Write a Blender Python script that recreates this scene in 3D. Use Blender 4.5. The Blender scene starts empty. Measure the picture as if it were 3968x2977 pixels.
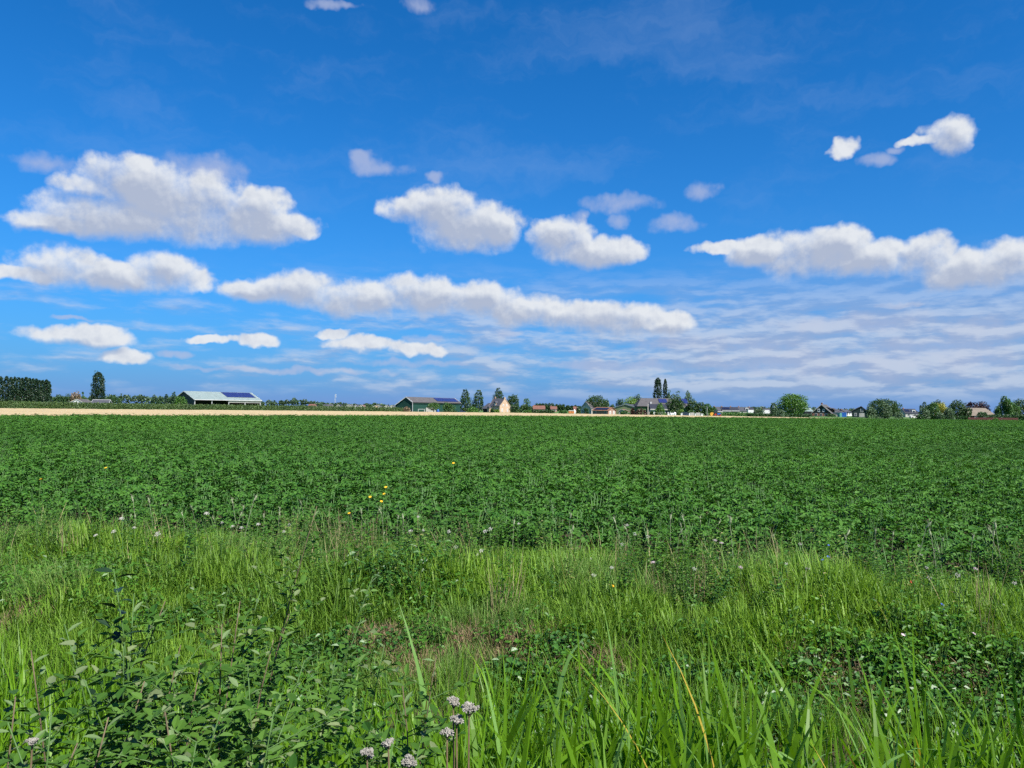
import bpy, math, random
import numpy as np
from mathutils import Vector, Matrix, noise as mnoise

random.seed(7)
SC = bpy.context.scene
COL = SC.collection
R = math.radians

# ------------------------------------------------------------------ camera
FPX, CX, CY = 2941.0, 1984.0, 1488.5          # focal length and centre in photo pixels
CAMZ, PITCH, ROLL = 2.1, math.atan(95.5 / 2941.0), 0.0122
fw = Vector((0, math.cos(PITCH), math.sin(PITCH)))
up0 = Vector((0, -math.sin(PITCH), math.cos(PITCH)))
rt0 = Vector((1, 0, 0))
RT = rt0 * math.cos(ROLL) + up0 * math.sin(ROLL)
UP = up0 * math.cos(ROLL) - rt0 * math.sin(ROLL)
CAM = Vector((0, 0, CAMZ))
cam = bpy.data.cameras.new('camera')
cam.sensor_width = 36.0
cam.lens = 36.0 * FPX / 3968.0
cam.clip_start = 0.05
cam.clip_end = 30000
camo = bpy.data.objects.new('camera', cam)
COL.objects.link(camo)
m = Matrix((RT, UP, -fw)).transposed().to_4x4()
m.translation = CAM
camo.matrix_world = m
SC.camera = camo

def ray(px, py):
    return fw + RT * ((px - CX) / FPX) - UP * ((py - CY) / FPX)
def W(px, py, D):                               # photo pixel + distance along +Y -> point
    d = ray(px, py)
    return CAM + d * (D / d.y)
def hor(px):
    return 1584.0 + (px - CX) * ROLL
def X(px, D):
    return W(px, hor(px), D).x
def Z(px, py, D):
    return W(px, py, D).z

# ------------------------------------------------------------------ render + exposure
SC.render.engine = 'CYCLES'
cy = SC.cycles
cy.use_adaptive_sampling = True
cy.adaptive_threshold = 0.02
cy.adaptive_min_samples = 16
cy.use_denoising = False
cy.max_bounces = 6
cy.diffuse_bounces = 3
cy.glossy_bounces = 2
cy.transmission_bounces = 4
cy.transparent_max_bounces = 6
cy.volume_bounces = 0
cy.caustics_reflective = False
cy.caustics_refractive = False
cy.sample_clamp_indirect = 4.0
SC.view_settings.view_transform = 'Standard'
SC.view_settings.look = 'None'
SC.view_settings.exposure = 1.0
SC.view_settings.gamma = 1.0
SC.view_settings.use_curve_mapping = False

# ------------------------------------------------------------------ world: blue sky with fair weather cumulus
SUN_AZ, SUN_EL = R(138), R(50)                  # clockwise from the view direction (+Y)
world = bpy.data.worlds.new('World')
SC.world = world
world.use_nodes = True
nt = world.node_tree
nt.nodes.clear()

class NG:
    """tiny helper to write node graphs as expressions"""
    def __init__(s, tree): s.t = tree
    def new(s, kind, **kw):
        n = s.t.nodes.new(kind)
        for k, v in kw.items(): setattr(n, k, v)
        return n
    def put(s, sock, v):
        if isinstance(v, bpy.types.NodeSocket): s.t.links.new(v, sock)
        else: sock.default_value = v
    def m(s, op, a, b=0.0, c=0.0, clamp=False):
        n = s.new('ShaderNodeMath', operation=op, use_clamp=clamp)
        for i, v in enumerate((a, b, c)): s.put(n.inputs[i], v)
        return n.outputs[0]
    def v(s, op, a, b=(0, 0, 0), c=(0, 0, 0), scale=1.0):
        n = s.new('ShaderNodeVectorMath', operation=op)
        for i, v in enumerate((a, b, c)): s.put(n.inputs[i], v)
        s.put(n.inputs[3], scale)
        return n.outputs[1] if op in ('DOT_PRODUCT', 'LENGTH', 'DISTANCE') else n.outputs[0]
    def noise(s, vec, scale, detail=4, rough=0.5, lac=2.0, dim='2D', dist=0.0, color=False, w=None):
        n = s.new('ShaderNodeTexNoise', noise_dimensions=dim)
        if vec is not None: s.put(n.inputs['Vector'], vec)
        n.inputs['Scale'].default_value = scale
        n.inputs['Detail'].default_value = detail
        n.inputs['Roughness'].default_value = rough
        n.inputs['Lacunarity'].default_value = lac
        n.inputs['Distortion'].default_value = dist
        return n.outputs['Color'] if color else n.outputs[0]
    def sstep(s, x, a, b):
        n = s.new('ShaderNodeMapRange', interpolation_type='SMOOTHSTEP')
        s.put(n.inputs[0], x)
        n.inputs[1].default_value, n.inputs[2].default_value = a, b
        return n.outputs[0]
    def lin(s, x, a, b, c=0.0, d=1.0):
        n = s.new('ShaderNodeMapRange')
        s.put(n.inputs[0], x)
        for i, v in enumerate((a, b, c, d)): n.inputs[i + 1].default_value = v
        return n.outputs[0]
    def mix(s, f, a, b, blend='MIX'):
        n = s.new('ShaderNodeMix', data_type='RGBA', blend_type=blend)
        s.put(n.inputs[0], f); s.put(n.inputs[6], a); s.put(n.inputs[7], b)
        return n.outputs[2]
    def comb(s, x, y, z=0.0):
        n = s.new('ShaderNodeCombineXYZ')
        for i, v in enumerate((x, y, z)): s.put(n.inputs[i], v)
        return n.outputs[0]
    def sep(s, v):
        n = s.new('ShaderNodeSeparateXYZ'); s.put(n.inputs[0], v)
        return n.outputs

g = NG(nt)
sky = g.new('ShaderNodeTexSky', sky_type='NISHITA')
sky.sun_disc = False
sky.sun_elevation = SUN_EL
sky.sun_rotation = SUN_AZ
sky.altitude = 0
sky.air_density = 1.0
sky.dust_density = 0.2
sky.ozone_density = 2.2
skycol = g.v('MULTIPLY', sky.outputs[0], (0.085 * 0.085, 0.085 * 0.94, 0.085 * 1.78))

tc = g.new('ShaderNodeTexCoord')
dx, dy, dz = g.sep(tc.outputs['Generated'])
az = g.m('ARCTAN2', dx, dy)
el = g.m('ARCSINE', dz)
P0 = g.comb(az, el, 0.0)

# pale blue air low over the horizon
hz = g.m('POWER', 2.718, g.m('MULTIPLY', g.m('ABSOLUTE', el), -8.0))
skycol = g.mix(hz, skycol, (0.175, 0.315, 0.67, 1))

def azel(px, py):
    d = ray(px, py).normalized()
    return math.atan2(d.x, d.y), math.asin(d.z)

K = 3968.0 / 2212.0                             # cloud sizes were measured on a 2212 px wide copy
CLOUDS = """400,445,170,72 300,400,115,62 200,410,70,28 120,482,85,24 250,465,160,46 520,470,110,50 600,492,80,34
560,440,60,32 300,362,48,28 650,503,42,13 140,575,88,42 60,592,85,20 240,597,120,30 355,590,78,44 420,606,50,26
540,632,65,26 640,625,88,37 740,642,90,38 820,645,80,34 900,635,75,42 960,642,80,34 1040,648,88,42 1130,668,90,32
1230,682,100,30 1330,690,110,36 1430,697,72,22 960,452,88,46 890,452,62,28 1010,492,108,54 1080,490,50,40 1215,512,64,42
1270,542,108,32 1335,547,55,22 1550,537,55,16 1640,542,72,30 1750,548,108,52 1810,525,68,38 1880,558,80,38 2000,552,58,45
2080,582,110,42 2180,565,85,46 160,727,130,19 215,716,60,17 270,771,58,17 460,731,58,10 560,736,52,14 720,721,38,10
790,742,80,16 905,756,58,14 2055,288,56,40 1990,302,48,12 1820,319,34,24"""
FAINT = """430,368,112,40 1330,440,80,24 1340,478,30,20 1510,415,40,26 1455,482,54,22 820,362,68,22 780,345,30,18
1890,345,36,16 1932,324,24,12 900,10,42,20 715,10,60,12 80,348,70,26 1242,470,26,18 920,732,40,9 370,766,38,9 150,687,40,7
1100,719,36,10 945,382,26,12 1940,660,60,8
1610,742,150,22 1760,702,140,19 1900,700,160,26 2080,706,160,26 2200,714,110,32 1480,742,120,18 1990,742,180,20 1720,772,140,14 1750,785,430,34 2050,770,330,48 1330,792,240,14 600,800,260,7 880,785,150,9"""
def parse(t):
    out = []
    for q in t.split():
        x, y, rx, ry = [float(c) * K for c in q.split(',')]
        a0, e0 = azel(x, y)
        a1, _ = azel(x + rx, y); _, e1 = azel(x, y - ry)
        out.append((a0, e0, max(a1 - a0, 1e-4), max(e1 - e0, 1e-4)))
    return out

def layout(p, items):
    acc = None
    for a0, e0, ra, re in items:
        s = (1 / ra, 1 / re, 0.0)
        q = g.v('MULTIPLY_ADD', p, s, (-a0 * s[0], -e0 * s[1], 0.0))
        d = g.v('DOT_PRODUCT', q, q)
        acc = d if acc is None else g.m('SMOOTH_MIN', acc, d, 0.25)
    return acc

# a soft warp makes the outlines wander; fine fbm frays them
wn = g.noise(P0, 26.0, 3, 0.55, color=True)
warp = g.v('MULTIPLY', g.v('SUBTRACT', wn, (0.5, 0.5, 0.5)), (0.036, 0.020, 0.0))
PW = g.v('ADD', P0, warp)
SUNOFF = (0.006, 0.014, 0.0)
PS = g.v('ADD', PW, SUNOFF)
strong, faint = parse(CLOUDS), parse(FAINT)
# drifting cumulus beyond the picture's edges (all round the sky)
gen_p = g.v('MULTIPLY', P0, (7.0, 17.0, 0.0))
gen_n = g.noise(gen_p, 1.0, 2, 0.5)
outside = g.sstep(g.m('ABSOLUTE', az), 0.60, 0.72)
band = g.m('MULTIPLY', g.sstep(el, 0.01, 0.06), g.sstep(el, 0.75, 0.25))
gen = g.lin(g.m('MULTIPLY', g.m('MULTIPLY', gen_n, band), outside), 0.44, 0.68, 3.0, 0.0)

fb = g.noise(P0, 23.0, 7, 0.56)
PO = g.v('ADD', P0, (0.003, 0.006, 0.0))
fb2 = g.noise(PO, 23.0, 7, 0.56)
def dens(lay, f, amp):
    return g.m('SUBTRACT', g.m('SUBTRACT', 1.0, g.m('MINIMUM', lay, 4.0)), g.m('MULTIPLY', g.m('SUBTRACT', f, 0.5), -amp))
l0 = g.m('MINIMUM', layout(PW, strong), gen)
l1 = g.m('MINIMUM', layout(PS, [q for q in strong if q[2] * q[3] > 0.0004]), gen)
d0 = g.m('ADD', dens(l0, fb, 2.3), 0.20)
d1 = l1
df = g.m('SUBTRACT', dens(layout(PW, faint), fb, 2.6), 0.1)
depth = g.sstep(d1, 1.25, 0.05)
ab = g.new('ShaderNodeMix', data_type='FLOAT')
g.put(ab.inputs[0], g.sstep(d1, 1.5, 0.5)); g.put(ab.inputs[2], g.sstep(d0, -0.40, 0.72)); g.put(ab.inputs[3], g.sstep(d0, -0.60, 1.25))
alpha = g.m('MULTIPLY', ab.outputs[0], 0.97)
alpha_f = g.m('MULTIPLY', g.sstep(df, -0.45, 1.25), 0.66)
# stretched cloud banks low over the horizon, thick to the right
sp = g.v('MULTIPLY', g.v('ADD', P0, g.v('SCALE', warp, scale=0.25)), (10.0, 46.0, 0.0))
sn = g.noise(sp, 1.0, 6, 0.58)
sn2 = g.noise(g.v('ADD', sp, (0.05, 0.35, 0.0)), 1.0, 4, 0.58)
ramp = g.m('MULTIPLY', g.sstep(el, 0.004, 0.035), g.sstep(el, 0.205, 0.09))
rightw = g.lin(az, -0.45, 0.38, 0.06, 1.0)
sd = g.m('MULTIPLY_ADD', sn, 2.2, g.m('MULTIPLY_ADD', rightw, 0.86, -1.16))
alpha_s = g.m('MULTIPLY', g.m('MULTIPLY', g.sstep(sd, -0.1, 0.9), ramp), 0.72)
# thin high streaks
cp = g.v('MULTIPLY', g.v('ADD', P0, g.v('SCALE', warp, scale=2.0)), (3.2, 11.0, 0.0))
cn = g.noise(g.v('ADD', cp, (3.7, 1.3, 0.0)), 1.0, 6, 0.6)
alpha_c = g.m('MULTIPLY', g.m('MULTIPLY', g.sstep(cn, 0.45, 0.8), g.sstep(el, 0.10, 0.35)), 0.15)
# self shading: how much cloud lies between this point and the sun
lum = g.m('MULTIPLY_ADD', depth, -0.52, 1.0)
fine = g.m('MULTIPLY_ADD', g.m('SUBTRACT', fb, fb2), 1.15, 0.0)
lum = g.m('ADD', lum, fine)
thin = g.lin(fb, 0.25, 0.75, 0.10, -0.10)
shade_c = g.mix(g.lin(g.m('ADD', lum, thin), 0.48, 1.05), (0.44, 0.50, 0.64, 1), (0.80, 0.83, 0.87, 1))
sl = g.sstep(g.m('MULTIPLY_ADD', g.m('SUBTRACT', sn, sn2), 3.0, 0.5), 0.15, 0.9)
strat_c = g.mix(sl, (0.34, 0.43, 0.64, 1), (0.60, 0.66, 0.78, 1))
c = g.mix(alpha_c, skycol, (0.40, 0.54, 0.80, 1))
c = g.mix(alpha_f, c, (0.47, 0.53, 0.73, 1))
c = g.mix(alpha_s, c, strat_c)
c = g.mix(alpha, c, shade_c)
bg = g.new('ShaderNodeBackground')
nt.links.new(c, bg.inputs[0])
bg.inputs[1].default_value = 0.5
wo = g.new('ShaderNodeOutputWorld')
nt.links.new(bg.outputs[0], wo.inputs[0])
world.cycles.sampling_method = 'MANUAL'
world.cycles.sample_map_resolution = 256

sun = bpy.data.lights.new('sun', 'SUN')
sun.energy = 5.0
sun.angle = R(0.53)
sun.color = (1.0, 0.955, 0.89)
suno = bpy.data.objects.new('sun', sun)
COL.objects.link(suno)
sd_ = Vector((math.sin(SUN_AZ) * math.cos(SUN_EL), math.cos(SUN_AZ) * math.cos(SUN_EL), math.sin(SUN_EL)))
suno.rotation_euler = sd_.to_track_quat('Z', 'Y').to_euler()
suno.location = sd_ * 50

# ------------------------------------------------------------------ helpers
def tag(o, label=None, cat=None, group=None, kind=None):
    if label: o['label'] = label
    if cat: o['category'] = cat
    if group: o['group'] = group
    if kind: o['kind'] = kind
    return o

def empty(name, loc, rz=0.0, label=None, cat=None, group=None):
    o = bpy.data.objects.new(name, None)
    o.empty_display_size = 0.1
    o.location = loc
    o.rotation_euler = (0, 0, rz)
    COL.objects.link(o)
    return tag(o, label, cat, group)

def link(name, me, parent=None, loc=(0, 0, 0), rot=(0, 0, 0), scl=1.0):
    o = bpy.data.objects.new(name, me)
    COL.objects.link(o)
    if parent is not None: o.parent = parent
    o.location = loc
    o.rotation_euler = rot
    o.scale = (scl, scl, scl) if not hasattr(scl, '__len__') else scl
    return o

class MB:
    """collects faces, then becomes one mesh"""
    def __init__(s): s.v, s.f, s.mi = [], [], []
    def add(s, vs, fs, mi=0):
        b = len(s.v)
        s.v += [tuple(p) for p in vs]
        s.f += [tuple(b + i for i in f) for f in fs]
        s.mi += [mi] * len(fs)
    def box(s, x0, x1, y0, y1, z0, z1, mi=0):
        s.add([(x0, y0, z0), (x1, y0, z0), (x1, y1, z0), (x0, y1, z0), (x0, y0, z1), (x1, y0, z1), (x1, y1, z1), (x0, y1, z1)],
              [(0, 3, 2, 1), (4, 5, 6, 7), (0, 1, 5, 4), (1, 2, 6, 5), (2, 3, 7, 6), (3, 0, 4, 7)], mi)
    def prism(s, poly, axis, a, b, mi=0):         # polygon in the plane across `axis`, pushed from a to b
        def P(q, t): return (t, q[0], q[1]) if axis == 'x' else (q[0], t, q[1])
        n = len(poly)
        s.add([P(q, a) for q in poly] + [P(q, b) for q in poly],
              [tuple(range(n)), tuple(range(2 * n - 1, n - 1, -1))] + [(i, (i + 1) % n, n + (i + 1) % n, n + i) for i in range(n)], mi)
    def tube(s, pts, rad, k=6, mi=0, cap=True):
        rings = []
        n = len(pts)
        for i, p in enumerate(pts):
            p = Vector(p)
            d = (Vector(pts[min(i + 1, n - 1)]) - Vector(pts[max(i - 1, 0)])).normalized()
            a = d.cross(Vector((0.31, 0.95, 0.1))).normalized(); b = d.cross(a)
            r = rad[i] if hasattr(rad, '__len__') else rad
            rings.append([p + (a * math.cos(t) + b * math.sin(t)) * r for t in [2 * math.pi * j / k for j in range(k)]])
        vs = [q for r in rings for q in r]
        fs = [(i * k + j, i * k + (j + 1) % k, (i + 1) * k + (j + 1) % k, (i + 1) * k + j) for i in range(n - 1) for j in range(k)]
        if cap: fs += [tuple(range(k - 1, -1, -1)), tuple(range((n - 1) * k, n * k))]
        s.add(vs, fs, mi)
    def mesh(s, name, mats, smooth=False):
        me = bpy.data.meshes.new(name)
        me.from_pydata(s.v, [], s.f)
        for mt in (mats if isinstance(mats, (list, tuple)) else [mats]): me.materials.append(mt)
        if any(s.mi): me.polygons.foreach_set('material_index', s.mi)
        if smooth: me.polygons.foreach_set('use_smooth', [True] * len(s.f))
        me.update()
        return me
    def obj(s, name, mats, parent=None, smooth=False, **kw):
        return link(name, s.mesh(name, mats, smooth), parent, **kw)

def quadmesh(name, V, mats, mi=None, smooth=False):      # V: (n,4,3) array of quads
    V = np.asarray(V, dtype=np.float32)
    n = V.shape[0]
    me = bpy.data.meshes.new(name)
    me.vertices.add(n * 4); me.loops.add(n * 4); me.polygons.add(n)
    me.vertices.foreach_set('co', V.ravel())
    me.loops.foreach_set('vertex_index', np.arange(n * 4, dtype=np.int32))
    me.polygons.foreach_set('loop_start', np.arange(0, n * 4, 4, dtype=np.int32))
    me.polygons.foreach_set('loop_total', np.full(n, 4, dtype=np.int32))
    for mt in (mats if isinstance(mats, (list, tuple)) else [mats]): me.materials.append(mt)
    if mi is not None: me.polygons.foreach_set('material_index', np.asarray(mi, dtype=np.int32))
    me.update(calc_edges=True)
    return me

RNG = np.random.default_rng(11)
def unit(n):
    v = RNG.normal(size=(n, 3))
    return v / np.linalg.norm(v, axis=1, keepdims=True)
def leafquads(C, size, flat=0.0, aspect=0.62):            # rhombic leaves at centres C with random lie
    n = len(C)
    nrm = unit(n); nrm[:, 2] = np.abs(nrm[:, 2]) + flat
    nrm /= np.linalg.norm(nrm, axis=1, keepdims=True)
    t = np.cross(nrm, unit(n)); t /= np.linalg.norm(t, axis=1, keepdims=True) + 1e-9
    b = np.cross(nrm, t)
    s = (np.asarray(size) * RNG.uniform(0.7, 1.3, n))[:, None]
    return np.stack([C - t * s, C - b * s * aspect, C + t * s, C + b * s * aspect], axis=1)

# ------------------------------------------------------------------ materials
def newmat(name):
    mt = bpy.data.materials.new(name)
    mt.use_nodes = True
    mt.node_tree.nodes.clear()
    return mt, NG(mt.node_tree)

def mat(name, col, rough=0.8, spec=0.3, var=0.18, scale=1.5, bump=0.0, metal=0.0, streak=None):
    mt, g = newmat(name)
    tcn = g.new('ShaderNodeTexCoord')
    vec = tcn.outputs['Object']
    if streak: vec = g.v('MULTIPLY', vec, streak)
    n = g.noise(vec, scale, 5, 0.6, dim='3D')
    c = g.mix(g.lin(n, 0.3, 0.7), tuple(x * (1 - var) for x in col) + (1,), tuple(min(1, x * (1 + var)) for x in col) + (1,))
    p = g.new('ShaderNodeBsdfPrincipled')
    g.put(p.inputs['Base Color'], c)
    p.inputs['Roughness'].default_value = rough
    p.inputs['Specular IOR Level'].default_value = spec
    p.inputs['Metallic'].default_value = metal
    if bump:
        bn = g.new('ShaderNodeBump')
        bn.inputs['Strength'].default_value = bump
        g.put(bn.inputs['Height'], n)
        mt.node_tree.links.new(bn.outputs[0], p.inputs['Normal'])
    o = g.new('ShaderNodeOutputMaterial')
    mt.node_tree.links.new(p.outputs[0], o.inputs[0])
    return mt

def leafmat(name, c1, c2, trans=0.3, rough=0.5, spec=0.35, patch=0.0, pscale=0.15, c3=None, p3=0.06, tip=None, tcol=None):
    """leaf green that differs from leaf to leaf, with light coming through"""
    mt, g = newmat(name)
    geo = g.new('ShaderNodeNewGeometry')
    rnd = geo.outputs['Random Per Island']
    c = g.mix(rnd, c1 + (1,), c2 + (1,))
    if c3: c = g.mix(g.m('GREATER_THAN', rnd, 1.0 - p3), c, c3 + (1,))
    if patch:
        n = g.noise(geo.outputs['Position'], pscale, 4, 0.6, dim='3D')
        c = g.mix(g.lin(n, 0.3, 0.7), g.mix(1.0, c, (1 - patch, 1 - patch, 1 - patch * 0.6, 1), 'MULTIPLY'), g.mix(1.0, c, (1 + patch * 0.9, 1 + patch * 0.55, 1, 1), 'MULTIPLY'))
    p = g.new('ShaderNodeBsdfPrincipled')
    g.put(p.inputs['Base Color'], c)
    p.inputs['Roughness'].default_value = rough
    p.inputs['Specular IOR Level'].default_value = spec
    tr = g.new('ShaderNodeBsdfTranslucent')
    g.put(tr.inputs[0], g.mix(1.0, c, (1.25, 1.25, 0.55, 1), 'MULTIPLY'))
    mx = g.new('ShaderNodeMixShader')
    mx.inputs[0].default_value = trans
    L = mt.node_tree.links
    L.new(p.outputs[0], mx.inputs[1]); L.new(tr.outputs[0], mx.inputs[2])
    o = g.new('ShaderNodeOutputMaterial')
    L.new(mx.outputs[0], o.inputs[0])
    return mt

M = {}
M['soil'] = mat('soil', (0.055, 0.040, 0.026), 0.95, 0.1, 0.4, 6.0, 0.5)
M['wheat'] = mat('ripe_wheat', (0.36, 0.280, 0.155), 0.9, 0.1, 0.20, 0.5, 0.0, streak=(0.06, 0.5, 1.0))
M['potato'] = leafmat('potato_leaf', (0.024, 0.092, 0.013), (0.070, 0.184, 0.026), 0.20, 0.55, 0.12, 0.30, 0.045)
M['potato_stem'] = mat('potato_stem', (0.07, 0.15, 0.04), 0.6)
M['bark'] = mat('bark', (0.085, 0.065, 0.048), 0.95, 0.1, 0.3, 3.0)
M['willow_bark'] = mat('willow_bark', (0.11, 0.085, 0.05), 0.8, 0.2, 0.3, 20.0)
G = lambda *a, **k: leafmat(*a, **k)
M['poplar'] = G('poplar_leaf', (0.014, 0.036, 0.018), (0.028, 0.062, 0.027), 0.2)
M['dark'] = G('dark_leaf', (0.020, 0.054, 0.016), (0.052, 0.108, 0.030), 0.22)
M['mid'] = G('mid_leaf', (0.038, 0.095, 0.022), (0.075, 0.165, 0.038), 0.25)
M['bright'] = G('bright_leaf', (0.045, 0.120, 0.018), (0.095, 0.205, 0.034), 0.25)
M['lime'] = G('lime_leaf', (0.10, 0.19, 0.035), (0.17, 0.28, 0.055), 0.3)
M['yellow'] = G('yellow_leaf', (0.24, 0.25, 0.04), (0.36, 0.34, 0.07), 0.3)
M['grey'] = G('grey_willow_leaf', (0.055, 0.100, 0.050), (0.105, 0.170, 0.085), 0.2)
M['conifer'] = G('conifer_leaf', (0.016, 0.048, 0.020), (0.045, 0.100, 0.035), 0.12)
M['maroon'] = G('maroon_leaf', (0.050, 0.022, 0.022), (0.085, 0.050, 0.032), 0.2)
M['purple'] = G('purple_leaf', (0.022, 0.010, 0.016), (0.042, 0.018, 0.026), 0.15)
M['hedge'] = G('hedge_leaf', (0.020, 0.060, 0.018), (0.040, 0.095, 0.026), 0.2)
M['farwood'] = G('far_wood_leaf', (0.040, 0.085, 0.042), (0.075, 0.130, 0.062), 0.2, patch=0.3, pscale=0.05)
M['orchard'] = G('orchard_leaf', (0.060, 0.120, 0.034), (0.120, 0.190, 0.064), 0.26, patch=0.25, pscale=0.4)
M['brownleaf'] = G('brown_leaf', (0.17, 0.12, 0.07), (0.26, 0.19, 0.12), 0.2)
M['maize'] = G('maize_leaf', (0.06, 0.15, 0.035), (0.11, 0.22, 0.06), 0.3)
for nm, c, r in (('white', (0.68, 0.68, 0.66), 0.6), ('offwhite', (0.46, 0.44, 0.39), 0.7), ('cream_brick', (0.52, 0.37, 0.25), 0.9), ('brick', (0.27, 0.125, 0.085), 0.9),
                 ('pink_brick', (0.33, 0.21, 0.16), 0.9), ('slate', (0.060, 0.062, 0.075), 0.75), ('darkslate', (0.026, 0.029, 0.042), 0.7), ('greyroof', (0.085, 0.080, 0.082), 0.85),
                 ('thatch', (0.185, 0.155, 0.12), 0.95), ('redtile', (0.17, 0.080, 0.060), 0.85), ('orangetile', (0.27, 0.13, 0.08), 0.85), ('greenwood', (0.012, 0.055, 0.040), 0.7),
                 ('blackgreen', (0.012, 0.030, 0.028), 0.7), ('olive', (0.20, 0.24, 0.115), 0.75), ('fieldgreen', (0.10, 0.18, 0.065), 0.75), ('steelroof', (0.20, 0.255, 0.245), 0.6),
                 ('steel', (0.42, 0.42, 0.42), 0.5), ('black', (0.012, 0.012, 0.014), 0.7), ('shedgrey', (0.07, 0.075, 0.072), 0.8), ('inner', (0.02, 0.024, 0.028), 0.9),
                 ('bluepaint', (0.025, 0.12, 0.42), 0.4), ('redpaint', (0.40, 0.04, 0.03), 0.4), ('orangepaint', (0.62, 0.22, 0.05), 0.5), ('yellowpaint', (0.70, 0.36, 0.05), 0.45),
                 ('teal', (0.10, 0.30, 0.27), 0.5), ('rubber', (0.02, 0.02, 0.02), 0.8), ('maroonwood', (0.085, 0.028, 0.025), 0.8), ('mastgrey', (0.55, 0.58, 0.60), 0.5), ('darkcar', (0.03, 0.05, 0.09), 0.25)):
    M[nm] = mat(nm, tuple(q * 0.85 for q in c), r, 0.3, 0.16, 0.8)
def glossy(name, col, rough):
    return mat(name, col, rough, 0.6, 0.1, 0.7)
M['glass'] = glossy('window_glass', (0.03, 0.04, 0.05), 0.08)
M['solar'] = glossy('solar_cell', (0.018, 0.026, 0.105), 0.30)
M['solarblack'] = glossy('black_solar_cell', (0.010, 0.012, 0.030), 0.3)

def scatter(name, pts, rots, scls, idx, sources, label, cat=None, kind='stuff'):
    """one object whose points carry plants through geometry nodes"""
    pts = np.asarray(pts, dtype=np.float32)
    me = bpy.data.meshes.new(name)
    me.vertices.add(len(pts))
    me.vertices.foreach_set('co', pts.ravel())
    a = me.attributes.new('rot', 'FLOAT_VECTOR', 'POINT'); a.data.foreach_set('vector', np.asarray(rots, dtype=np.float32).ravel())
    a = me.attributes.new('scl', 'FLOAT', 'POINT'); a.data.foreach_set('value', np.asarray(scls, dtype=np.float32))
    a = me.attributes.new('idx', 'INT', 'POINT'); a.data.foreach_set('value', np.asarray(idx, dtype=np.int32))
    o = link(name, me)
    tag(o, label, cat, None, kind)
    t = bpy.data.node_groups.new(name, 'GeometryNodeTree')
    t.interface.new_socket('Geometry', in_out='INPUT', socket_type='NodeSocketGeometry')
    t.interface.new_socket('Geometry', in_out='OUTPUT', socket_type='NodeSocketGeometry')
    N, Lk = t.nodes, t.links
    gi = N.new('NodeGroupInput'); go = N.new('NodeGroupOutput')
    def attr(nm, ty):
        n = N.new('GeometryNodeInputNamedAttribute'); n.data_type = ty
        n.inputs[0].default_value = nm
        return n.outputs[0]
    ar, asx, ai = attr('rot', 'FLOAT_VECTOR'), attr('scl', 'FLOAT'), attr('idx', 'INT')
    j = N.new('GeometryNodeJoinGeometry')
    for k, so in enumerate(sources):
        cmp = N.new('FunctionNodeCompare'); cmp.data_type = 'INT'; cmp.operation = 'EQUAL'
        ins = [s for s in cmp.inputs if s.type == 'INT']
        Lk.new(ai, ins[0]); ins[1].default_value = k
        oi = N.new('GeometryNodeObjectInfo'); oi.inputs['Object'].default_value = so
        oi.inputs['As Instance'].default_value = True
        ip = N.new('GeometryNodeInstanceOnPoints')
        Lk.new(gi.outputs[0], ip.inputs['Points'])
        Lk.new(cmp.outputs[0], ip.inputs['Selection'])
        Lk.new(oi.outputs['Geometry'], ip.inputs['Instance'])
        Lk.new(ar, ip.inputs['Rotation']); Lk.new(asx, ip.inputs['Scale'])
        Lk.new(ip.outputs[0], j.inputs[0])
    Lk.new(j.outputs[0], go.inputs[0])
    md = o.modifiers.new('plants', 'NODES')
    md.node_group = t
    return o
def source(name, me):                            # plant shape used by scatter(), not itself in the scene
    return bpy.data.objects.new(name, me)

# ------------------------------------------------------------------ ground: road verge, ditch, field strip, polder
PROF_S = [-9000, 0.9, 1.7, 2.8, 4.8, 5.7, 6.8, 7.6, 9.6, 10.4, 9000]
PROF_Z = [0.46, 0.44, -0.05, -0.32, -0.36, -0.24, 0.04, 0.12, 0.10, 0.0, 0.0]
SN = 1.0198
def S_(x, y): return (y + 0.2 * x) / SN
def gz(x, y):
    s = S_(x, y)
    z = float(np.interp(s, PROF_S, PROF_Z))
    if abs(x) < 30 and -2 < y < 14: z += 0.05 * (mnoise.noise((x * 0.8, y * 0.8, 0.0)))
    return z
def from_se(s, e):                               # across and along the ditch -> x, y
    return (0.2 * s + e) / SN * 1.0, (s - 0.2 * e) / SN
xs = np.concatenate([-np.geomspace(9000, 13, 26), np.arange(-12.5, 12.51, 0.25), np.geomspace(13, 9000, 26)])
ss = np.concatenate([-np.geomspace(9000, 3, 14), np.arange(-2.5, 12.01, 0.25), np.geomspace(12.5, 9000, 40)])
vs, fs = [], []
for s in ss:
    for e in xs:
        x, y = from_se(s, e)
        vs.append((x, y, gz(x, y)))
nx = len(xs)
for i in range(len(ss) - 1):
    for j in range(nx - 1):
        fs.append((i * nx + j, i * nx + j + 1, (i + 1) * nx + j + 1, (i + 1) * nx + j))
mt, gg = newmat('earth_and_turf')
geo = gg.new('ShaderNodeNewGeometry')
pos = geo.outputs['Position']
px_, py_, pz_ = gg.sep(pos)
n1 = gg.noise(pos, 1.3, 6, 0.62, dim='3D')
n2 = gg.noise(pos, 9.0, 5, 0.6, dim='3D')
earth = gg.mix(gg.lin(n2, 0.3, 0.7), (0.030, 0.022, 0.015, 1), (0.075, 0.055, 0.036, 1))
turf = gg.mix(gg.lin(n2, 0.3, 0.7), (0.018, 0.040, 0.010, 1), (0.04, 0.080, 0.02, 1))
near = gg.mix(gg.sstep(n1, 0.40, 0.62), earth, turf)
far = gg.mix(gg.lin(n1, 0.3, 0.7), (0.05, 0.105, 0.028, 1), (0.085, 0.15, 0.045, 1))
cc = gg.mix(gg.sstep(py_, 90.0, 130.0), near, far)
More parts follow.
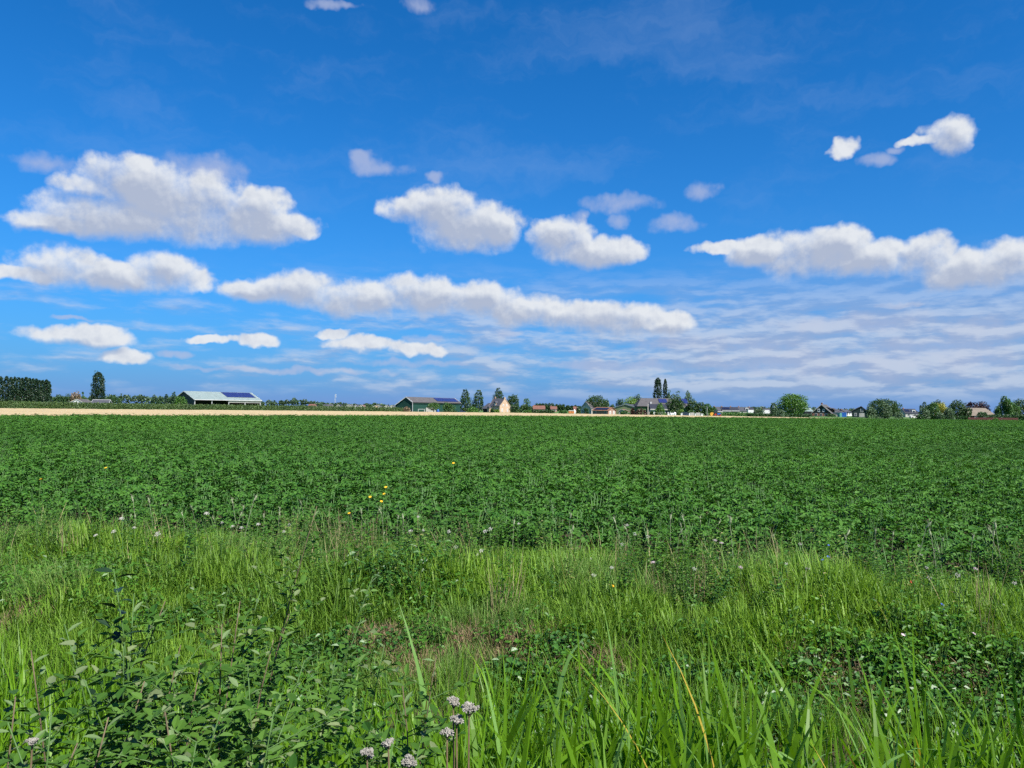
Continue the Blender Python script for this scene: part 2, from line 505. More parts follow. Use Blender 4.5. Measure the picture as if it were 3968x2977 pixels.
pb = gg.new('ShaderNodeBsdfPrincipled')
gg.put(pb.inputs['Base Color'], cc)
pb.inputs['Roughness'].default_value = 0.95
pb.inputs['Specular IOR Level'].default_value = 0.1
bp = gg.new('ShaderNodeBump'); bp.inputs['Strength'].default_value = 0.5
gg.put(bp.inputs['Height'], n2)
mt.node_tree.links.new(bp.outputs[0], pb.inputs['Normal'])
oo = gg.new('ShaderNodeOutputMaterial')
mt.node_tree.links.new(pb.outputs[0], oo.inputs[0])
me = bpy.data.meshes.new('ground'); me.from_pydata(vs, [], fs); me.materials.append(mt)
me.polygons.foreach_set('use_smooth', [True] * len(fs)); me.update()
tag(link('ground', me), 'flat polder ground with a shallow grassy ditch near the viewer', None, None, 'structure')

# ------------------------------------------------------------------ ripe wheat strip behind the potatoes
CROP_PX = [-400, 0, 500, 1000, 1500, 1984, 2600, 3300, 3968, 4400]
CROP_D = [84, 92, 103, 119, 138, 160, 180, 200, 202, 203]
WH_PX = [-400, 0, 500, 1000, 1500, 1984, 2500, 3000, 3330]
WH_D = [198, 205, 217, 246, 268, 285, 257, 232, 208]
def crop_end(px): return float(np.interp(px, CROP_PX, CROP_D))
def wheat_end(px): return float(np.interp(px, WH_PX, WH_D))
vs, fs = [], []
cols = np.linspace(-500, 3330, 420)
rows = 26
WZ = 0.56
for px in cols:
    d0, d1 = crop_end(px) + 1.5, max(wheat_end(px), crop_end(px) + 4)
    for k in range(rows + 2):
        t = min(max((k - 1) / (rows - 1), 0), 1)
        D = d0 + (d1 - d0) * t
        x = X(px, D)
        z = WZ + 0.05 * mnoise.noise((x * 0.25, D * 0.25, 3.0)) + random.uniform(-0.03, 0.03)
        if k in (0, rows + 1): z = -0.05
        vs.append((x, D, z))
n = rows + 2
for i in range(len(cols) - 1):
    for k in range(n - 1):
        fs.append((i * n + k, (i + 1) * n + k, (i + 1) * n + k + 1, i * n + k + 1))
fs += [tuple(range(n))]
fs += [tuple((len(cols) - 1) * n + k for k in range(n - 1, -1, -1))]
me = bpy.data.meshes.new('wheat_field'); me.from_pydata(vs, [], fs); me.materials.append(M['wheat']); me.update()
tag(link('wheat_field', me), 'narrow strip of ripe golden wheat behind the potato field', 'wheat', None, 'stuff')

# ------------------------------------------------------------------ potato crop
def leaflet(mb, p, d, nrm, ln, wd, mi=0):
    s = d.cross(nrm).normalized()
    up = s.cross(d).normalized()
    b = p; t = p + d * ln - up * ln * 0.22
    l1 = p + d * ln * 0.33 + s * wd * 0.5 + up * wd * 0.16; l2 = p + d * ln * 0.72 + s * wd * 0.36 + up * wd * 0.06 - up * ln * 0.08
    r1 = p + d * ln * 0.33 - s * wd * 0.5 + up * wd * 0.16; r2 = p + d * ln * 0.72 - s * wd * 0.36 + up * wd * 0.06 - up * ln * 0.08
    mb.add([b, l1, l2, t, r2, r1], [(0, 1, 2, 3), (0, 3, 4, 5)], mi)

def potato_plant(mb, x, y, H, Rr, nleaf, pairs, ll, lw):
    rnd = random.uniform
    for i in range(nleaf):
        az = rnd(0, 2 * math.pi)
        rr = Rr * math.sqrt(random.random())
        hz_ = H * (1 - 0.50 * (rr / Rr) ** 2) * (rnd(0.55, 1.08) if i % 4 else rnd(0.25, 0.7))
        base = Vector((x + rr * math.cos(az) * 0.8, y + rr * math.sin(az) * 0.8, hz_))
        a2 = az + rnd(-0.9, 0.9)
        pitch = rnd(-0.35, 0.45)
        d = Vector((math.cos(a2) * math.cos(pitch), math.sin(a2) * math.cos(pitch), math.sin(pitch)))
        nrm = (Vector((0, 0, 1)) + Vector((rnd(-1, 1), rnd(-1, 1), 0)) * 0.45).normalized()
        side = d.cross(nrm).normalized()
        ln = rnd(0.13, 0.22)
        for k in range(pairs):
            q = base + d * (ln * (0.25 + 0.6 * k / max(1, pairs - 1)))
            q.z -= 0.03 * (k / pairs) ** 2
            for sg in (-1, 1):
                dd = (d * 0.45 + side * sg + Vector((0, 0, rnd(-0.35, 0.25)))).normalized()
                n2 = (nrm + Vector((rnd(-1, 1), rnd(-1, 1), rnd(-.3, .3))) * 0.35).normalized()
                leaflet(mb, q, dd, n2, ll * rnd(0.7, 1.15), lw * rnd(0.75, 1.15))
        leaflet(mb, base + d * ln, (d + Vector((0, 0, rnd(-0.4, 0.1)))).normalized(), nrm, ll * rnd(1.0, 1.4), lw * rnd(1.0, 1.4))
    for i in range(4):
        az = rnd(0, 6.28)
        mb.tube([(x, y, 0), (x + 0.12 * math.cos(az), y + 0.12 * math.sin(az), H * 0.45), (x + 0.2 * math.cos(az), y + 0.2 * math.sin(az), H * 0.8)], [0.012, 0.009, 0.005], 4, 1, False)

def potato_tile(name, size, nleaf, pairs, ll, lw, step):
    mb = MB()
    rows = int(round(size / 0.75))
    for r in range(rows):
        yy = -size / 2 + (r + 0.5) * 0.75
        k = int(size / step)
        for i in range(k):
            xx = -size / 2 + (i + 0.5) * size / k + random.uniform(-0.08, 0.08)
            potato_plant(mb, xx, yy + random.uniform(-0.09, 0.09), random.uniform(0.46, 0.78), random.uniform(0.30, 0.43), nleaf, pairs, ll, lw)
    return source(name, mb.mesh(name, [M['potato'], M['potato_stem']]))
near_t = [potato_tile('potato_tile', 1.5, 22, 3, 0.078, 0.050, 0.33) for _ in range(6)]
far_t = [potato_tile('potato_tile_far', 3.0, 15, 2, 0.125, 0.085, 0.42) for _ in range(5)]
P_, Rt, Sc_, Ix = [], [], [], []
rz_edge = -math.atan(0.2)
def field_tiles(s0, s1, size, base, nvar):
    s = s0 + size / 2
    while s < s1:
        emax = 1.0 * s + 12
        e = -emax
        while e < emax:
            x, y = from_se(s, e + random.uniform(-0.1, 0.1))
            if y > 5 and abs(x) < 0.70 * y + 3.5:
                px = CX + FPX * x / y
                if y < crop_end(px) + size * 0.4:
                    P_.append((x, y, 0.10 * mnoise.noise((x * 0.12, y * 0.12, 9.0)) - 0.02 + 0.05 * mnoise.noise((x * 0.5, y * 0.5, 2.0))))
                    Rt.append((0, 0, rz_edge + random.choice((0, math.pi))))
                    Sc_.append(1.0 + 0.10 * mnoise.noise((x * 0.2, y * 0.2, 5.0)) + random.uniform(-0.05, 0.05))
                    Ix.append(base + random.randrange(nvar))
            e += size
        s += size
field_tiles(10.35, 46.35, 1.5, 0, 6)
field_tiles(46.35, 235.0, 3.0, 6, 5)
scatter('potato_crop', P_, Rt, Sc_, Ix, near_t + far_t, 'dense dark green potato plants covering the whole middle field', 'potato crop')

# ------------------------------------------------------------------ trees
def crown(kind, r, h, ls, dens=1.0):
    """leaf quads of a crown standing on z=0 with radius r and height h"""
    U = RNG.uniform
    n = int(min(max(9.0 * r * h / (ls * ls) * dens * 0.75, 400), 9000))
    so = random.uniform(0, 90)
    def bump(d, f, amp):                          # lumpy outline: light and dark clumps
        q = np.array([mnoise.noise((x * f + so, y * f, z * f)) + 0.5 * mnoise.noise((x * f * 2.3, y * f * 2.3 + so, z * f * 2.3)) for x, y, z in d])
        return 1 + amp * q
    nb = int(n * 0.62); nc = n - nb
    if kind in ('round', 'bush', 'sparse', 'weep'):
        k = {'round': 30, 'bush': 22, 'sparse': 17, 'weep': 26}[kind]
        if kind == 'sparse': nb, nc = 0, n
        d = unit(nb) if nb else np.zeros((0, 3))
        if kind == 'bush' and nb: d[:, 2] = np.where(d[:, 2] < -0.45, -d[:, 2], d[:, 2])
        amp = 0.30 if kind != 'bush' else 0.20
        sh = d * (bump(d, 2.3, amp) * U(0.72, 0.98, nb))[:, None] * np.array([r, r, h * 0.5]) if nb else d
        c = unit(k); c[:, 2] = np.abs(c[:, 2]) * 1.15 - (0.35 if kind != 'bush' else 0.25)
        cen = c * U(0.5, 0.9, k)[:, None] * np.array([r, r, h * 0.5])
        cr = U(0.20, 0.36, k) * min(r, h * 0.6)
        i = RNG.integers(0, k, nc)
        d2 = unit(nc)
        p = np.concatenate([sh, cen[i] + d2 * (cr[i] * U(0.5, 1.0, nc))[:, None]])
        if kind == 'weep': p[:, 2] -= 0.12 * h * (np.hypot(p[:, 0], p[:, 1]) / r) ** 2
        p[:, 2] += h * 0.5
    else:
        z = U(0.0, 1.0, nb) if kind == 'column' else 1 - np.sqrt(U(0.0, 1.0, nb))
        a = U(0, 6.283, nb)
        if kind == 'column': prof = np.minimum(1, 0.55 + z * 2.2) * np.sqrt(np.clip(1.01 - z ** 3.4, 0, 1))
        else: prof = (1.02 - z) ** 0.55
        d = np.stack([np.cos(a), np.sin(a), z * h / max(r, 0.1) * 0.8], 1)
        rr = prof * bump(d, 1.7, 0.42 if kind == 'conifer' else 0.30) * U(0.6, 1.0, nb) * r
        sh = np.stack([np.cos(a) * rr, np.sin(a) * rr, z * h], 1)
        k = 50
        zc = U(0.03, 0.97, k); ac = U(0, 6.283, k)
        pc = np.sqrt(np.clip(1.02 - zc ** 3.2, 0, 1)) if kind == 'column' else (1.03 - zc) ** 0.55
        rc = r * pc * U(0.5, 0.95, k)
        cen = np.stack([np.cos(ac) * rc, np.sin(ac) * rc, zc * h], 1)
        cr = r * (U(0.2, 0.36, k) if kind == 'column' else 0.12 + 0.2 * (1 - zc))
        i = RNG.integers(0, k, nc)
        d2 = unit(nc); d2[:, 2] *= 1.8 if kind == 'column' else 0.6
        p = np.concatenate([sh, cen[i] + d2 * (cr[i] * U(0.4, 1.0, nc))[:, None]])
    for ax in (0, 1):
        p[:, ax] *= r / max(np.percentile(np.abs(p[:, ax]), 98.5), 1e-3)
        p[:, ax] = np.clip(p[:, ax], -r * 1.08, r * 1.08)
    lo, hi = np.percentile(p[:, 2], 1.0), np.percentile(p[:, 2], 99.5)
    p[:, 2] = np.clip((p[:, 2] - lo) / max(hi - lo, 1e-3), 0.0, 1.04) * h
    return leafquads(p, ls, 0.15)

def trunk_mesh(r, h, rt, kind):
    mb = MB()
    mb.tube([(0, 0, -0.2), (0.03 * r, 0, h * 0.3), (-0.03 * r, 0.02 * r, h * 0.62), (0, 0, h * 0.9)], [rt, rt * 0.8, rt * 0.5, rt * 0.15], 7)
    if kind != 'conifer':
        for j in range(6):
            a = j * 1.05 + random.uniform(-.3, .3); z0 = h * random.uniform(0.2, 0.5)
            up = 0.5 if kind != 'column' else 1.2
            mb.tube([(0, 0, z0), (0.3 * r * math.cos(a), 0.3 * r * math.sin(a), z0 + h * 0.12 * up * 1.6), (0.62 * r * math.cos(a), 0.62 * r * math.sin(a), z0 + h * 0.3 * up)], [rt * 0.45, rt * 0.3, rt * 0.1], 5)
    return mb.mesh('trunk', M['bark'])

def tree(name, label, p0, p1, ptop, D, kind, mt, cat='tree', group=None, clear=0.07, dens=1.0, leaf=None, pbase=None):
    x0, x1 = X(p0, D), X(p1, D)
    r, x = abs(x1 - x0) / 2, (x0 + x1) / 2
    top = Z((p0 + p1) / 2, ptop, D)
    z0 = 0.0
    h = top - z0
    c = 0.0 if cat in ('bush', 'shrub', 'hedge') else clear * h
    root = empty(name, (x, D, z0), random.uniform(0, 6.28), label, cat, group)
    ls = (leaf * 0.75 if leaf else max(0.14, 0.00078 * D))
    rt = max(0.06, min(0.035 * h, 0.10 * r + 0.05))
    link('trunk' if cat == 'tree' else 'stem', trunk_mesh(r * 0.8, h * 0.8, rt, kind), root)
    me = quadmesh('crown', crown(kind, r * (0.97 - ls * 0.3 / r), h - c, ls, dens), M[mt])
    link('crown' if cat == 'tree' else 'foliage', me, root, (0, 0, c))
    return root

def hedge(name, label, p0, p1, ptop, D0, D1, depth, mt, lumpy=0.12, cat='hedge'):
    a, b = Vector((X(p0, D0), D0, 0)), Vector((X(p1, D1), D1, 0))
    L = (b - a).length
    h = Z((p0 + p1) / 2, ptop, (D0 + D1) / 2)
    root = empty(name, a, math.atan2(b.y - a.y, b.x - a.x), label, cat)
    ls = max(0.13, 0.0008 * (D0 + D1) / 2)
    n = int(min(9.0 * L * h / (ls * ls) * 0.5, 7000))
    t = RNG.uniform(0, L, n); zz = RNG.uniform(0, 1, n) ** 0.75; yy = RNG.uniform(0, 1, n)
    lump = np.array([1 + lumpy * mnoise.noise((float(q) * 0.9, D0, 0.0)) for q in t])
    p = np.stack([t, yy * depth, zz * h * lump], 1)
    link('foliage', quadmesh('foliage', leafquads(p, ls, 0.1), M[mt]), root)
    mb = MB()
    for q in np.arange(0.4, L, 1.2): mb.tube([(q, depth / 2, -0.1), (q, depth / 2, h * 0.6)], [0.04, 0.02], 5)
    mb.obj('stem', M['bark'], root)
    return root

# ------------------------------------------------------------------ buildings
class Bld:
    """local x runs along the front wall, local y away from the viewer"""
    def __init__(s, name, label, pa, Da, pb, Db, depth, cat='house', group=None):
        a, b = Vector((X(pa, Da), Da, 0)), Vector((X(pb, Db), Db, 0))
        s.L, s.W = (b - a).length, depth
        s.root = empty(name, a, math.atan2(b.y - a.y, b.x - a.x), label, cat, group)
    def body(s, wall, eave, ridge, orient='par', rp=0.5, eave2=None, x0=0.0, x1=None, y0=0.0, y1=None, name='wall'):
        x1 = s.L if x1 is None else x1; y1 = s.W if y1 is None else y1
        e2 = eave if eave2 is None else eave2
        mb = MB()
        if orient == 'par':
            mb.prism([(y0, -0.2), (y1, -0.2), (y1, e2), (y0 + rp * (y1 - y0), ridge), (y0, eave)], 'x', x0, x1)
        else:
            mb.prism([(x0, -0.2), (x1, -0.2), (x1, e2), (x0 + rp * (x1 - x0), ridge), (x0, eave)], 'y', y0, y1)
        s.g = (eave, e2, ridge, orient, rp, x0, x1, y0, y1)
        return mb.obj(name, M[wall], s.root)
    def roof(s, mt, ov=0.4, th=0.16, name='roof', edge=None):
        eave, e2, ridge, orient, rp, x0, x1, y0, y1 = s.g
        a0, a1 = (y0, y1) if orient == 'par' else (x0, x1)
        am = a0 + rp * (a1 - a0)
        sl0, sl1 = (ridge - eave) / (am - a0), (ridge - e2) / (a1 - am)
        p = [(a0 - ov, eave - ov * sl0 + 0.02), (am, ridge + 0.02), (a1 + ov, e2 - ov * sl1 + 0.02), (a1 + ov, e2 - ov * sl1 + 0.02 + th), (am, ridge + 0.02 + th * 1.2), (a0 - ov, eave - ov * sl0 + 0.02 + th)]
        ax = 'x' if orient == 'par' else 'y'
        b0, b1 = (x0, x1) if orient == 'par' else (y0, y1)
        mb = MB()
        for tri in ((p[0], p[1], p[4], p[5]), (p[1], p[2], p[3], p[4])):
            mb.prism(tri, ax, b0 - ov, b1 + ov)
        o = mb.obj(name, M[mt], s.root)
        if edge:
            for t0, t1 in ((b0 - ov - 0.06, b0 - ov - 0.003), (b1 + ov + 0.003, b1 + ov + 0.06)):
                for q in ((p[0], p[1]), (p[1], p[2])):
                    e = MB()
                    e.prism([(q[0][0], q[0][1] - 0.10), (q[1][0], q[1][1] - 0.10), (q[1][0], q[1][1] + th + 0.10), (q[0][0], q[0][1] + th + 0.10)], ax, t0, t1)
                    e.obj('verge_board', M[edge], s.root)
        return o
    def hip(s, mt, eave, ridge, inset, ov=0.4, x0=0.0, x1=None):
        x1 = s.L if x1 is None else x1
        w = s.W
        mb = MB()
        mb.add([(x0 - ov, -ov, eave), (x1 + ov, -ov, eave), (x1 + ov, w + ov, eave), (x0 - ov, w + ov, eave), (x0 + inset, w / 2, ridge), (x1 - inset, w / 2, ridge)],
               [(0, 1, 5, 4), (2, 3, 4, 5), (1, 2, 5), (3, 0, 4), (3, 2, 1, 0)])
        s.g = (eave, eave, ridge, 'par', 0.5, x0, x1, 0.0, w)
        return mb.obj('roof', M[mt], s.root)
    def put(s, nm, mt, x0, x1, y0, y1, z0, z1, parent=None):
        mb = MB(); mb.box(x0, x1, y0, y1, z0, z1)
        return mb.obj(nm, M[mt], parent or s.root)
    def win(s, face, u, z, w, h, frame='white', pane='glass', name='window', bar=True):
        if face == 'front': mk = lambda a, b, c, d, p0, p1: (a, b, -p1, -p0, c, d)
        elif face == 'left': mk = lambda a, b, c, d, p0, p1: (-p1, -p0, a, b, c, d)
        else: mk = lambda a, b, c, d, p0, p1: (s.L + p0, s.L + p1, a, b, c, d)
        f = s.put(name, frame, *mk(u - w / 2, u + w / 2, z, z + h, -0.02, 0.07))
        t = min(0.14, w * 0.16)
        if bar and w > 0.7:
            for a, b in ((u - w / 2 + t, u - t * 0.3), (u + t * 0.3, u + w / 2 - t)): s.put('pane', pane, *mk(a, b, z + t, z + h - t, 0.05, 0.09), parent=f)
        else: s.put('pane', pane, *mk(u - w / 2 + t, u + w / 2 - t, z + t, z + h - t, 0.05, 0.09), parent=f)
        return f
    def panels(s, x0, x1, nx, v0, v1, nv, mt='solar', gap=0.06, off=0.24, name='solar_panel', side='front'):
        """solar panels on the slope facing the viewer; v runs from eave (0) to ridge (1)"""
        eave, e2, ridge, orient, rp, X0, X1, Y0, Y1 = s.g
        run = rp * (Y1 - Y0); rise = ridge - eave
        ln = math.hypot(run, rise); ang = math.atan2(rise, run)
        pw, ph = (x1 - x0) / nx, (v1 - v0) * ln / nv
        mb = MB(); mb.box(0, pw - gap, 0, ph - gap, 0, 0.05)
        me = mb.mesh(name, M[mt])
        for i in range(nx):
            for j in range(nv):
                d = v0 * ln + j * ph
                link(name, me, s.root, (x0 + i * pw, Y0 + d * math.cos(ang) - off * math.sin(ang), eave + d * math.sin(ang) + off * math.cos(ang)), (ang, 0, 0))
    def chimney(s, x, y, z0, z1, w=0.7, mt='brick'):
        o = s.put('chimney', mt, x - w / 2, x + w / 2, y - w / 2, y + w / 2, z0, z1)
        s.put('chimney_cap', 'steel', x - w / 2 - .06, x + w / 2 + .06, y - w / 2 - .06, y + w / 2 + .06, z1 + .002, z1 + .12, parent=o)
        return o

# ---- open-fronted steel shed with solar panels (left)
b = Bld('farm_shed', 'long open-fronted shed with pale steel roof and dark blue solar panels', 753, 326, 1010, 352, 16.5, 'shed')
ev, rg = 4.5, 7.9
mb = MB()
mb.prism([(0.3, -0.2), (16.5, -0.2), (16.5, ev), (8.25, rg), (0.3, ev + 0.12)], 'x', 0, 0.2)
mb.obj('gable_wall', M['shedgrey'], b.root)
mb = MB(); mb.prism([(0.3, -0.2), (16.5, -0.2), (16.5, ev), (8.25, rg), (0.3, ev + 0.12)], 'x', b.L - 0.2, b.L); mb.obj('gable_wall', M['shedgrey'], b.root)
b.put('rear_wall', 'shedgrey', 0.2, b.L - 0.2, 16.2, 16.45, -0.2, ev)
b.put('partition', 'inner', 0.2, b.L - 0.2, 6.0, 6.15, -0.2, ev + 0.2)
b.g = (ev, ev, rg, 'par', 0.5, 0, b.L, 0, 16.5)
b.roof('steelroof', 0.35, 0.14, edge='white')
for i in range(5):
    b.put('post', 'steel', b.L * i / 4 - 0.16 + (0.2 if i == 0 else -0.2 if i == 4 else 0), b.L * i / 4 + 0.16 + (0.2 if i == 0 else -0.2 if i == 4 else 0), -0.05, 0.28, -0.2, ev - 0.02)
b.put('gutter', 'white', -0.3, b.L + 0.3, -0.62, -0.44, ev - 0.28, ev - 0.08)
b.put('header_panel', 'offwhite', b.L * 0.5 + 0.2, b.L * 0.75 - 0.2, 0.02, 0.1, ev - 1.25, ev - 0.3)
b.put('header_panel', 'offwhite', b.L * 0.75 + 0.2, b.L - 0.3, 0.02, 0.1, ev - 1.25, ev - 0.3)
b.panels(b.L * 0.52, b.L * 0.97, 13, 0.30, 0.96, 5)

# ---- dark green barn
b = Bld('green_barn', 'dark green clad barn with grey roof and white gable edging', 1598, 290, 1783, 318, 8.2, 'barn')
b.body('greenwood', 4.15, 6.0, 'par', 0.36, 2.9)
b.roof('greyroof', 0.25, 0.14, edge='white')
b.panels(b.L * 0.52, b.L * 0.98, 10, 0.18, 0.92, 2)
b.put('corner_post', 'steel', -0.12, 0.12, -0.12, -0.004, -0.2, 4.0)
b.put('corner_post', 'steel', b.L * 0.33, b.L * 0.33 + 0.25, -0.1, -0.004, -0.2, 3.95)
b.put('gutter', 'black', 0, b.L, -0.42, -0.30, 3.78, 3.93)

# ---- cream brick farmhouse with steep slate roof
b = Bld('farmhouse', 'cream brick farmhouse with steep slate roof, dormer and two chimneys', 1895, 405.6, 1936, 400, 7.9)
b.body('cream_brick', 3.3, 7.3, 'par')
b.roof('slate', 0.12, 0.18, edge='cream_brick')
b.chimney(0.4, 3.95, 6.6, 8.3, 0.8, 'pink_brick'); b.chimney(b.L - 0.5, 3.95, 6.6, 8.1, 0.8, 'cream_brick')
for u, z, w, h in ((2.6, 3.2, 1.0, 1.25), (5.2, 3.2, 1.0, 1.25), (1.9, 0.4, 1.2, 1.7), (5.9, 0.4, 1.1, 1.6)): b.win('right', u, z, w, h, 'white', 'offwhite')
b.win('front', b.L * 0.75, 0.9, 1.3, 1.2)
dz = b.put('dormer', 'cream_brick', 3.3, 4.8, 0.35, 3.0, 3.2, 5.0)
mb = MB(); mb.prism([(3.05, 4.95), (5.05, 4.95), (4.05, 6.0)], 'y', 0.1, 3.6); mb.obj('dormer_roof', M['slate'], dz)
b.put('dormer_window', 'white', 3.6, 4.5, 0.25, 0.34, 3.6, 4.8, parent=dz)
mb = MB(); mb.prism([(0.6, -0.2), (7.6, -0.2), (7.6, 2.2), (4.6, 4.5), (0.6, 2.0)], 'x', -5.2, -0.02); mb.obj('wing_wall', M['shedgrey'], b.root)
mb = MB(); mb.prism([(-0.6, 1.75), (4.6, 4.75), (8.0, 2.2), (8.0, 2.4), (4.6, 4.98), (-0.6, 1.95)], 'x', -5.5, 0.4); mb.obj('wing_roof', M['slate'], b.root)
b.put('carport_shade_panel', 'black', -4.6, -0.6, 0.42, 0.59, 0.0, 1.7)  # black panel painted as the shade inside the carport
b.put('porch_wall', 'cream_brick', 0.3, 2.0, -1.6, -0.02, -0.2, 2.2)
mb = MB(); mb.prism([(0.1, 2.22), (2.2, 2.22), (1.2, 3.3)], 'y', -1.8, 0.6); mb.obj('porch_roof', M['slate'], b.root)

# ---- orange-tiled stable with black solar panels
b = Bld('stable', 'low stable with orange tiled roof and row of black solar panels', 2296, 338, 2356, 330, 4.8, 'stable')
b.body('pink_brick', 1.75, 3.05, 'par')
b.roof('orangetile', 0.3, 0.14)
b.panels(0.6, b.L - 0.7, 7, 0.12, 0.78, 1, 'solarblack')
b.win('right', 1.3, 0.0, 1.0, 1.6, 'white', 'offwhite', 'door'); b.win('right', 3.4, 0.0, 1.0, 1.6, 'white', 'offwhite', 'door')
b.win('front', 1.6, 0.2, 1.6, 1.3); b.win('front', b.L - 1.6, 0.2, 1.4, 1.4)

# ---- olive shed with wide low gable
b = Bld('olive_shed', 'olive green shed with a wide low gable facing the field', 2379, 345, 2469, 340, 16, 'shed')
b.body('olive', 3.1, 4.6, 'perp')
b.roof('slate', 0.2, 0.14, edge='steelroof')

# ---- small hut with red roof in front of it
b = Bld('garden_hut', 'small pale hut with a red roof before the olive shed', 2397, 326, 2428, 324, 2.6, 'hut')
b.body('offwhite', 1.45, 2.35, 'perp', 0.4)
b.roof('redtile', 0.2, 0.1, edge='offwhite')
b.put('doorway_shade', 'black', 0.8, 2.4, -0.02, 0.0, -0.1, 1.3)  # black sheet stands in for the shade of an open door

# ---- large barn with hipped grey roof
b = Bld('great_barn', 'large barn with broad grey hipped roof and blue solar panels', 2472, 336, 2676, 336, 13, 'barn')
b.put('wall', 'fieldgreen', 0, b.L, 0, 13, -0.2, 3.9)
b.hip('greyroof', 3.9, 7.6, 2.4, 0.5)
b.panels(9.9, 13.6, 2, 0.40, 0.86, 1); b.panels(19.0, 22.6, 3, 0.33, 0.9, 1)
b.put('gutter', 'black', -0.5, b.L + 0.5, -0.62, -0.5, 3.72, 3.9)
an = b.put('annex_wall', 'white', 4.9, 13.4, -5.0, -0.02, -0.2, 2.6)
mb = MB(); mb.prism([(-5.4, 2.62), (-0.02, 2.62), (-0.02, 4.9)], 'x', 4.6, 13.7); mb.obj('annex_roof', M['darkslate'], b.root)
b.put('annex_fascia', 'offwhite', 4.5, 13.8, -5.62, -5.42, 2.35, 2.75)
b.put('annex_door', 'inner', 11.2, 12.1, -5.06, -5.003, -0.1, 2.0)
b.put('roof_vent', 'steel', 5.6, 6.4, 1.4, 2.2, 5.0, 5.9)

# ---- white posts and yard things before the great barn
def post(name, label, p, ptop, D, w, mt='white', cat='post'):
    mb = MB()
    z = Z(p, ptop, D)
    mb.box(-w / 2, w / 2, -w / 2, w / 2, -0.3, z); mb.box(-w * 0.6, w * 0.6, -w * 0.6, w * 0.6, z + 0.003, z + w * 0.3)
    o = mb.obj(name, M[mt], None, loc=(X(p, D), D, 0))
    return tag(o, label, cat)
post('utility_pole', 'tall pale pole in front of the great barn wall', 2511, 1567, 318, 0.30, 'offwhite', 'pole')
post('gate_post', 'short white post left of the dark parked car', 2641, 1603, 300, 0.62)
post('gate_post', 'white post just right of the dark parked car', 2672, 1602, 300, 0.45)
post('gate_post', 'white post between the two pale yard fences', 2694, 1604, 300, 0.45)
post('gate_post', 'broad white block at the end of the yard fence', 2719, 1606, 298, 0.85)
post('street_lamp', 'slim lamp post against the sloping green bushes', 2740, 1576, 330, 0.14, 'steel', 'lamp')
for lb, p0, p1, D in (('pale plank fence right of the dark car', 2676, 2690, 301), ('pale plank fence before the tall bushes', 2698, 2713, 301), ('white yard fence under the bright cone tree', 2514, 2532, 316)):
    a, c = X(p0, D), X(p1, D)
    rt_ = empty('yard_fence', (a, D, 0), 0, lb, 'fence')
    for k in range(4):
        mb = MB(); mb.box(0, c - a, -0.03, 0.03, 0.25 + k * 0.3, 0.5 + k * 0.3); mb.obj('plank', M['offwhite'], rt_)
    for q in (0.1, c - a - 0.1):
        mb = MB(); mb.box(q - 0.06, q + 0.06, 0.031, 0.15, -0.2, 1.5); mb.obj('post', M['offwhite'], rt_)

def lump(name, label, cat, p, D, w, h, mt):       # filled bulk bag / wrapped bale
    mb = MB()
    N1, N2 = 10, 7
    vs = []
    for i in range(N2 + 1):
        t = i / N2
        r = (w / 2) * (0.78 + 0.3 * math.sin(math.pi * min(1, t * 1.1))) * (1 if i < N2 else 0.55)
        vs += [(r * math.copysign(abs(math.cos(2 * math.pi * j / N1)) ** 0.6, math.cos(2 * math.pi * j / N1)), r * math.copysign(abs(math.sin(2 * math.pi * j / N1)) ** 0.6, math.sin(2 * math.pi * j / N1)), h * t) for j in range(N1)]
    mb.add(vs, [(i * N1 + j, i * N1 + (j + 1) % N1, (i + 1) * N1 + (j + 1) % N1, (i + 1) * N1 + j) for i in range(N2) for j in range(N1)] + [tuple(range(N2 * N1, N2 * N1 + N1))])
    o = mb.obj(name, M[mt], None, True, loc=(X(p, D), D, 0))
    return tag(o, label, cat)
for p, lb in ((2600, 'leftmost of the white bulk bags by the dark green tree'), (2607, 'middle one of the white bulk bags by the dark tree'), (2615, 'rightmost white bulk bag, largest of the row')):
    lump('bulk_bag', lb, 'bag', p, 305, 0.75 if p < 2610 else 1.0, 1.2 if p < 2610 else 1.5, 'white')['group'] = 'white bulk bags in the farmyard'

def car(name, label, p, D, L, mt, h=1.5, van=False, rz=0.0):
    r0 = empty(name, (X(p, D), D, 0), rz, label, 'van' if van else 'car')
    w = 1.75
    mb = MB()
    if van: poly = [(-L / 2, 0.35), (L / 2, 0.35), (L / 2, h * 0.55), (L * 0.36, h * 0.62), (L * 0.28, h), (-L / 2, h)]
    else: poly = [(-L / 2, 0.3), (L / 2, 0.3), (L / 2, 0.72), (L * 0.27, 0.88), (L * 0.10, h), (-L * 0.30, h), (-L * 0.45, 0.95), (-L / 2, 0.9)]
    mb.prism(poly, 'y', -w / 2, w / 2)
    mb.obj('body', M[mt], r0)
    mb = MB()
    if van: mb.box(L * 0.05, L * 0.27, -w / 2 - 0.01, -w / 2 - 0.003, h * 0.6, h * 0.9)
    else: mb.prism([(L * 0.22, 0.92), (L * 0.09, h - 0.08), (-L * 0.28, h - 0.08), (-L * 0.40, 0.97)], 'y', -w / 2 - 0.012, -w / 2 - 0.003)
    mb.obj('side_window', M['glass'], r0)
    for sx in (-0.32, 0.32):
        for sy in (-1, 1):
            mb = MB(); mb.tube([(L * sx, sy * (w / 2 - 0.2), 0.32), (L * sx, sy * (w / 2 + 0.03), 0.32)], 0.33, 12)
            mb.obj('wheel', M['rubber'], r0)
    return r0
car('parked_car', 'dark blue car parked between white posts in farmyard', 2657, 304, 4.2, 'darkcar', 1.5)
car('parked_car', 'white car parked before the dark-roofed house at right', 3545, 330, 4.3, 'white', 1.45)
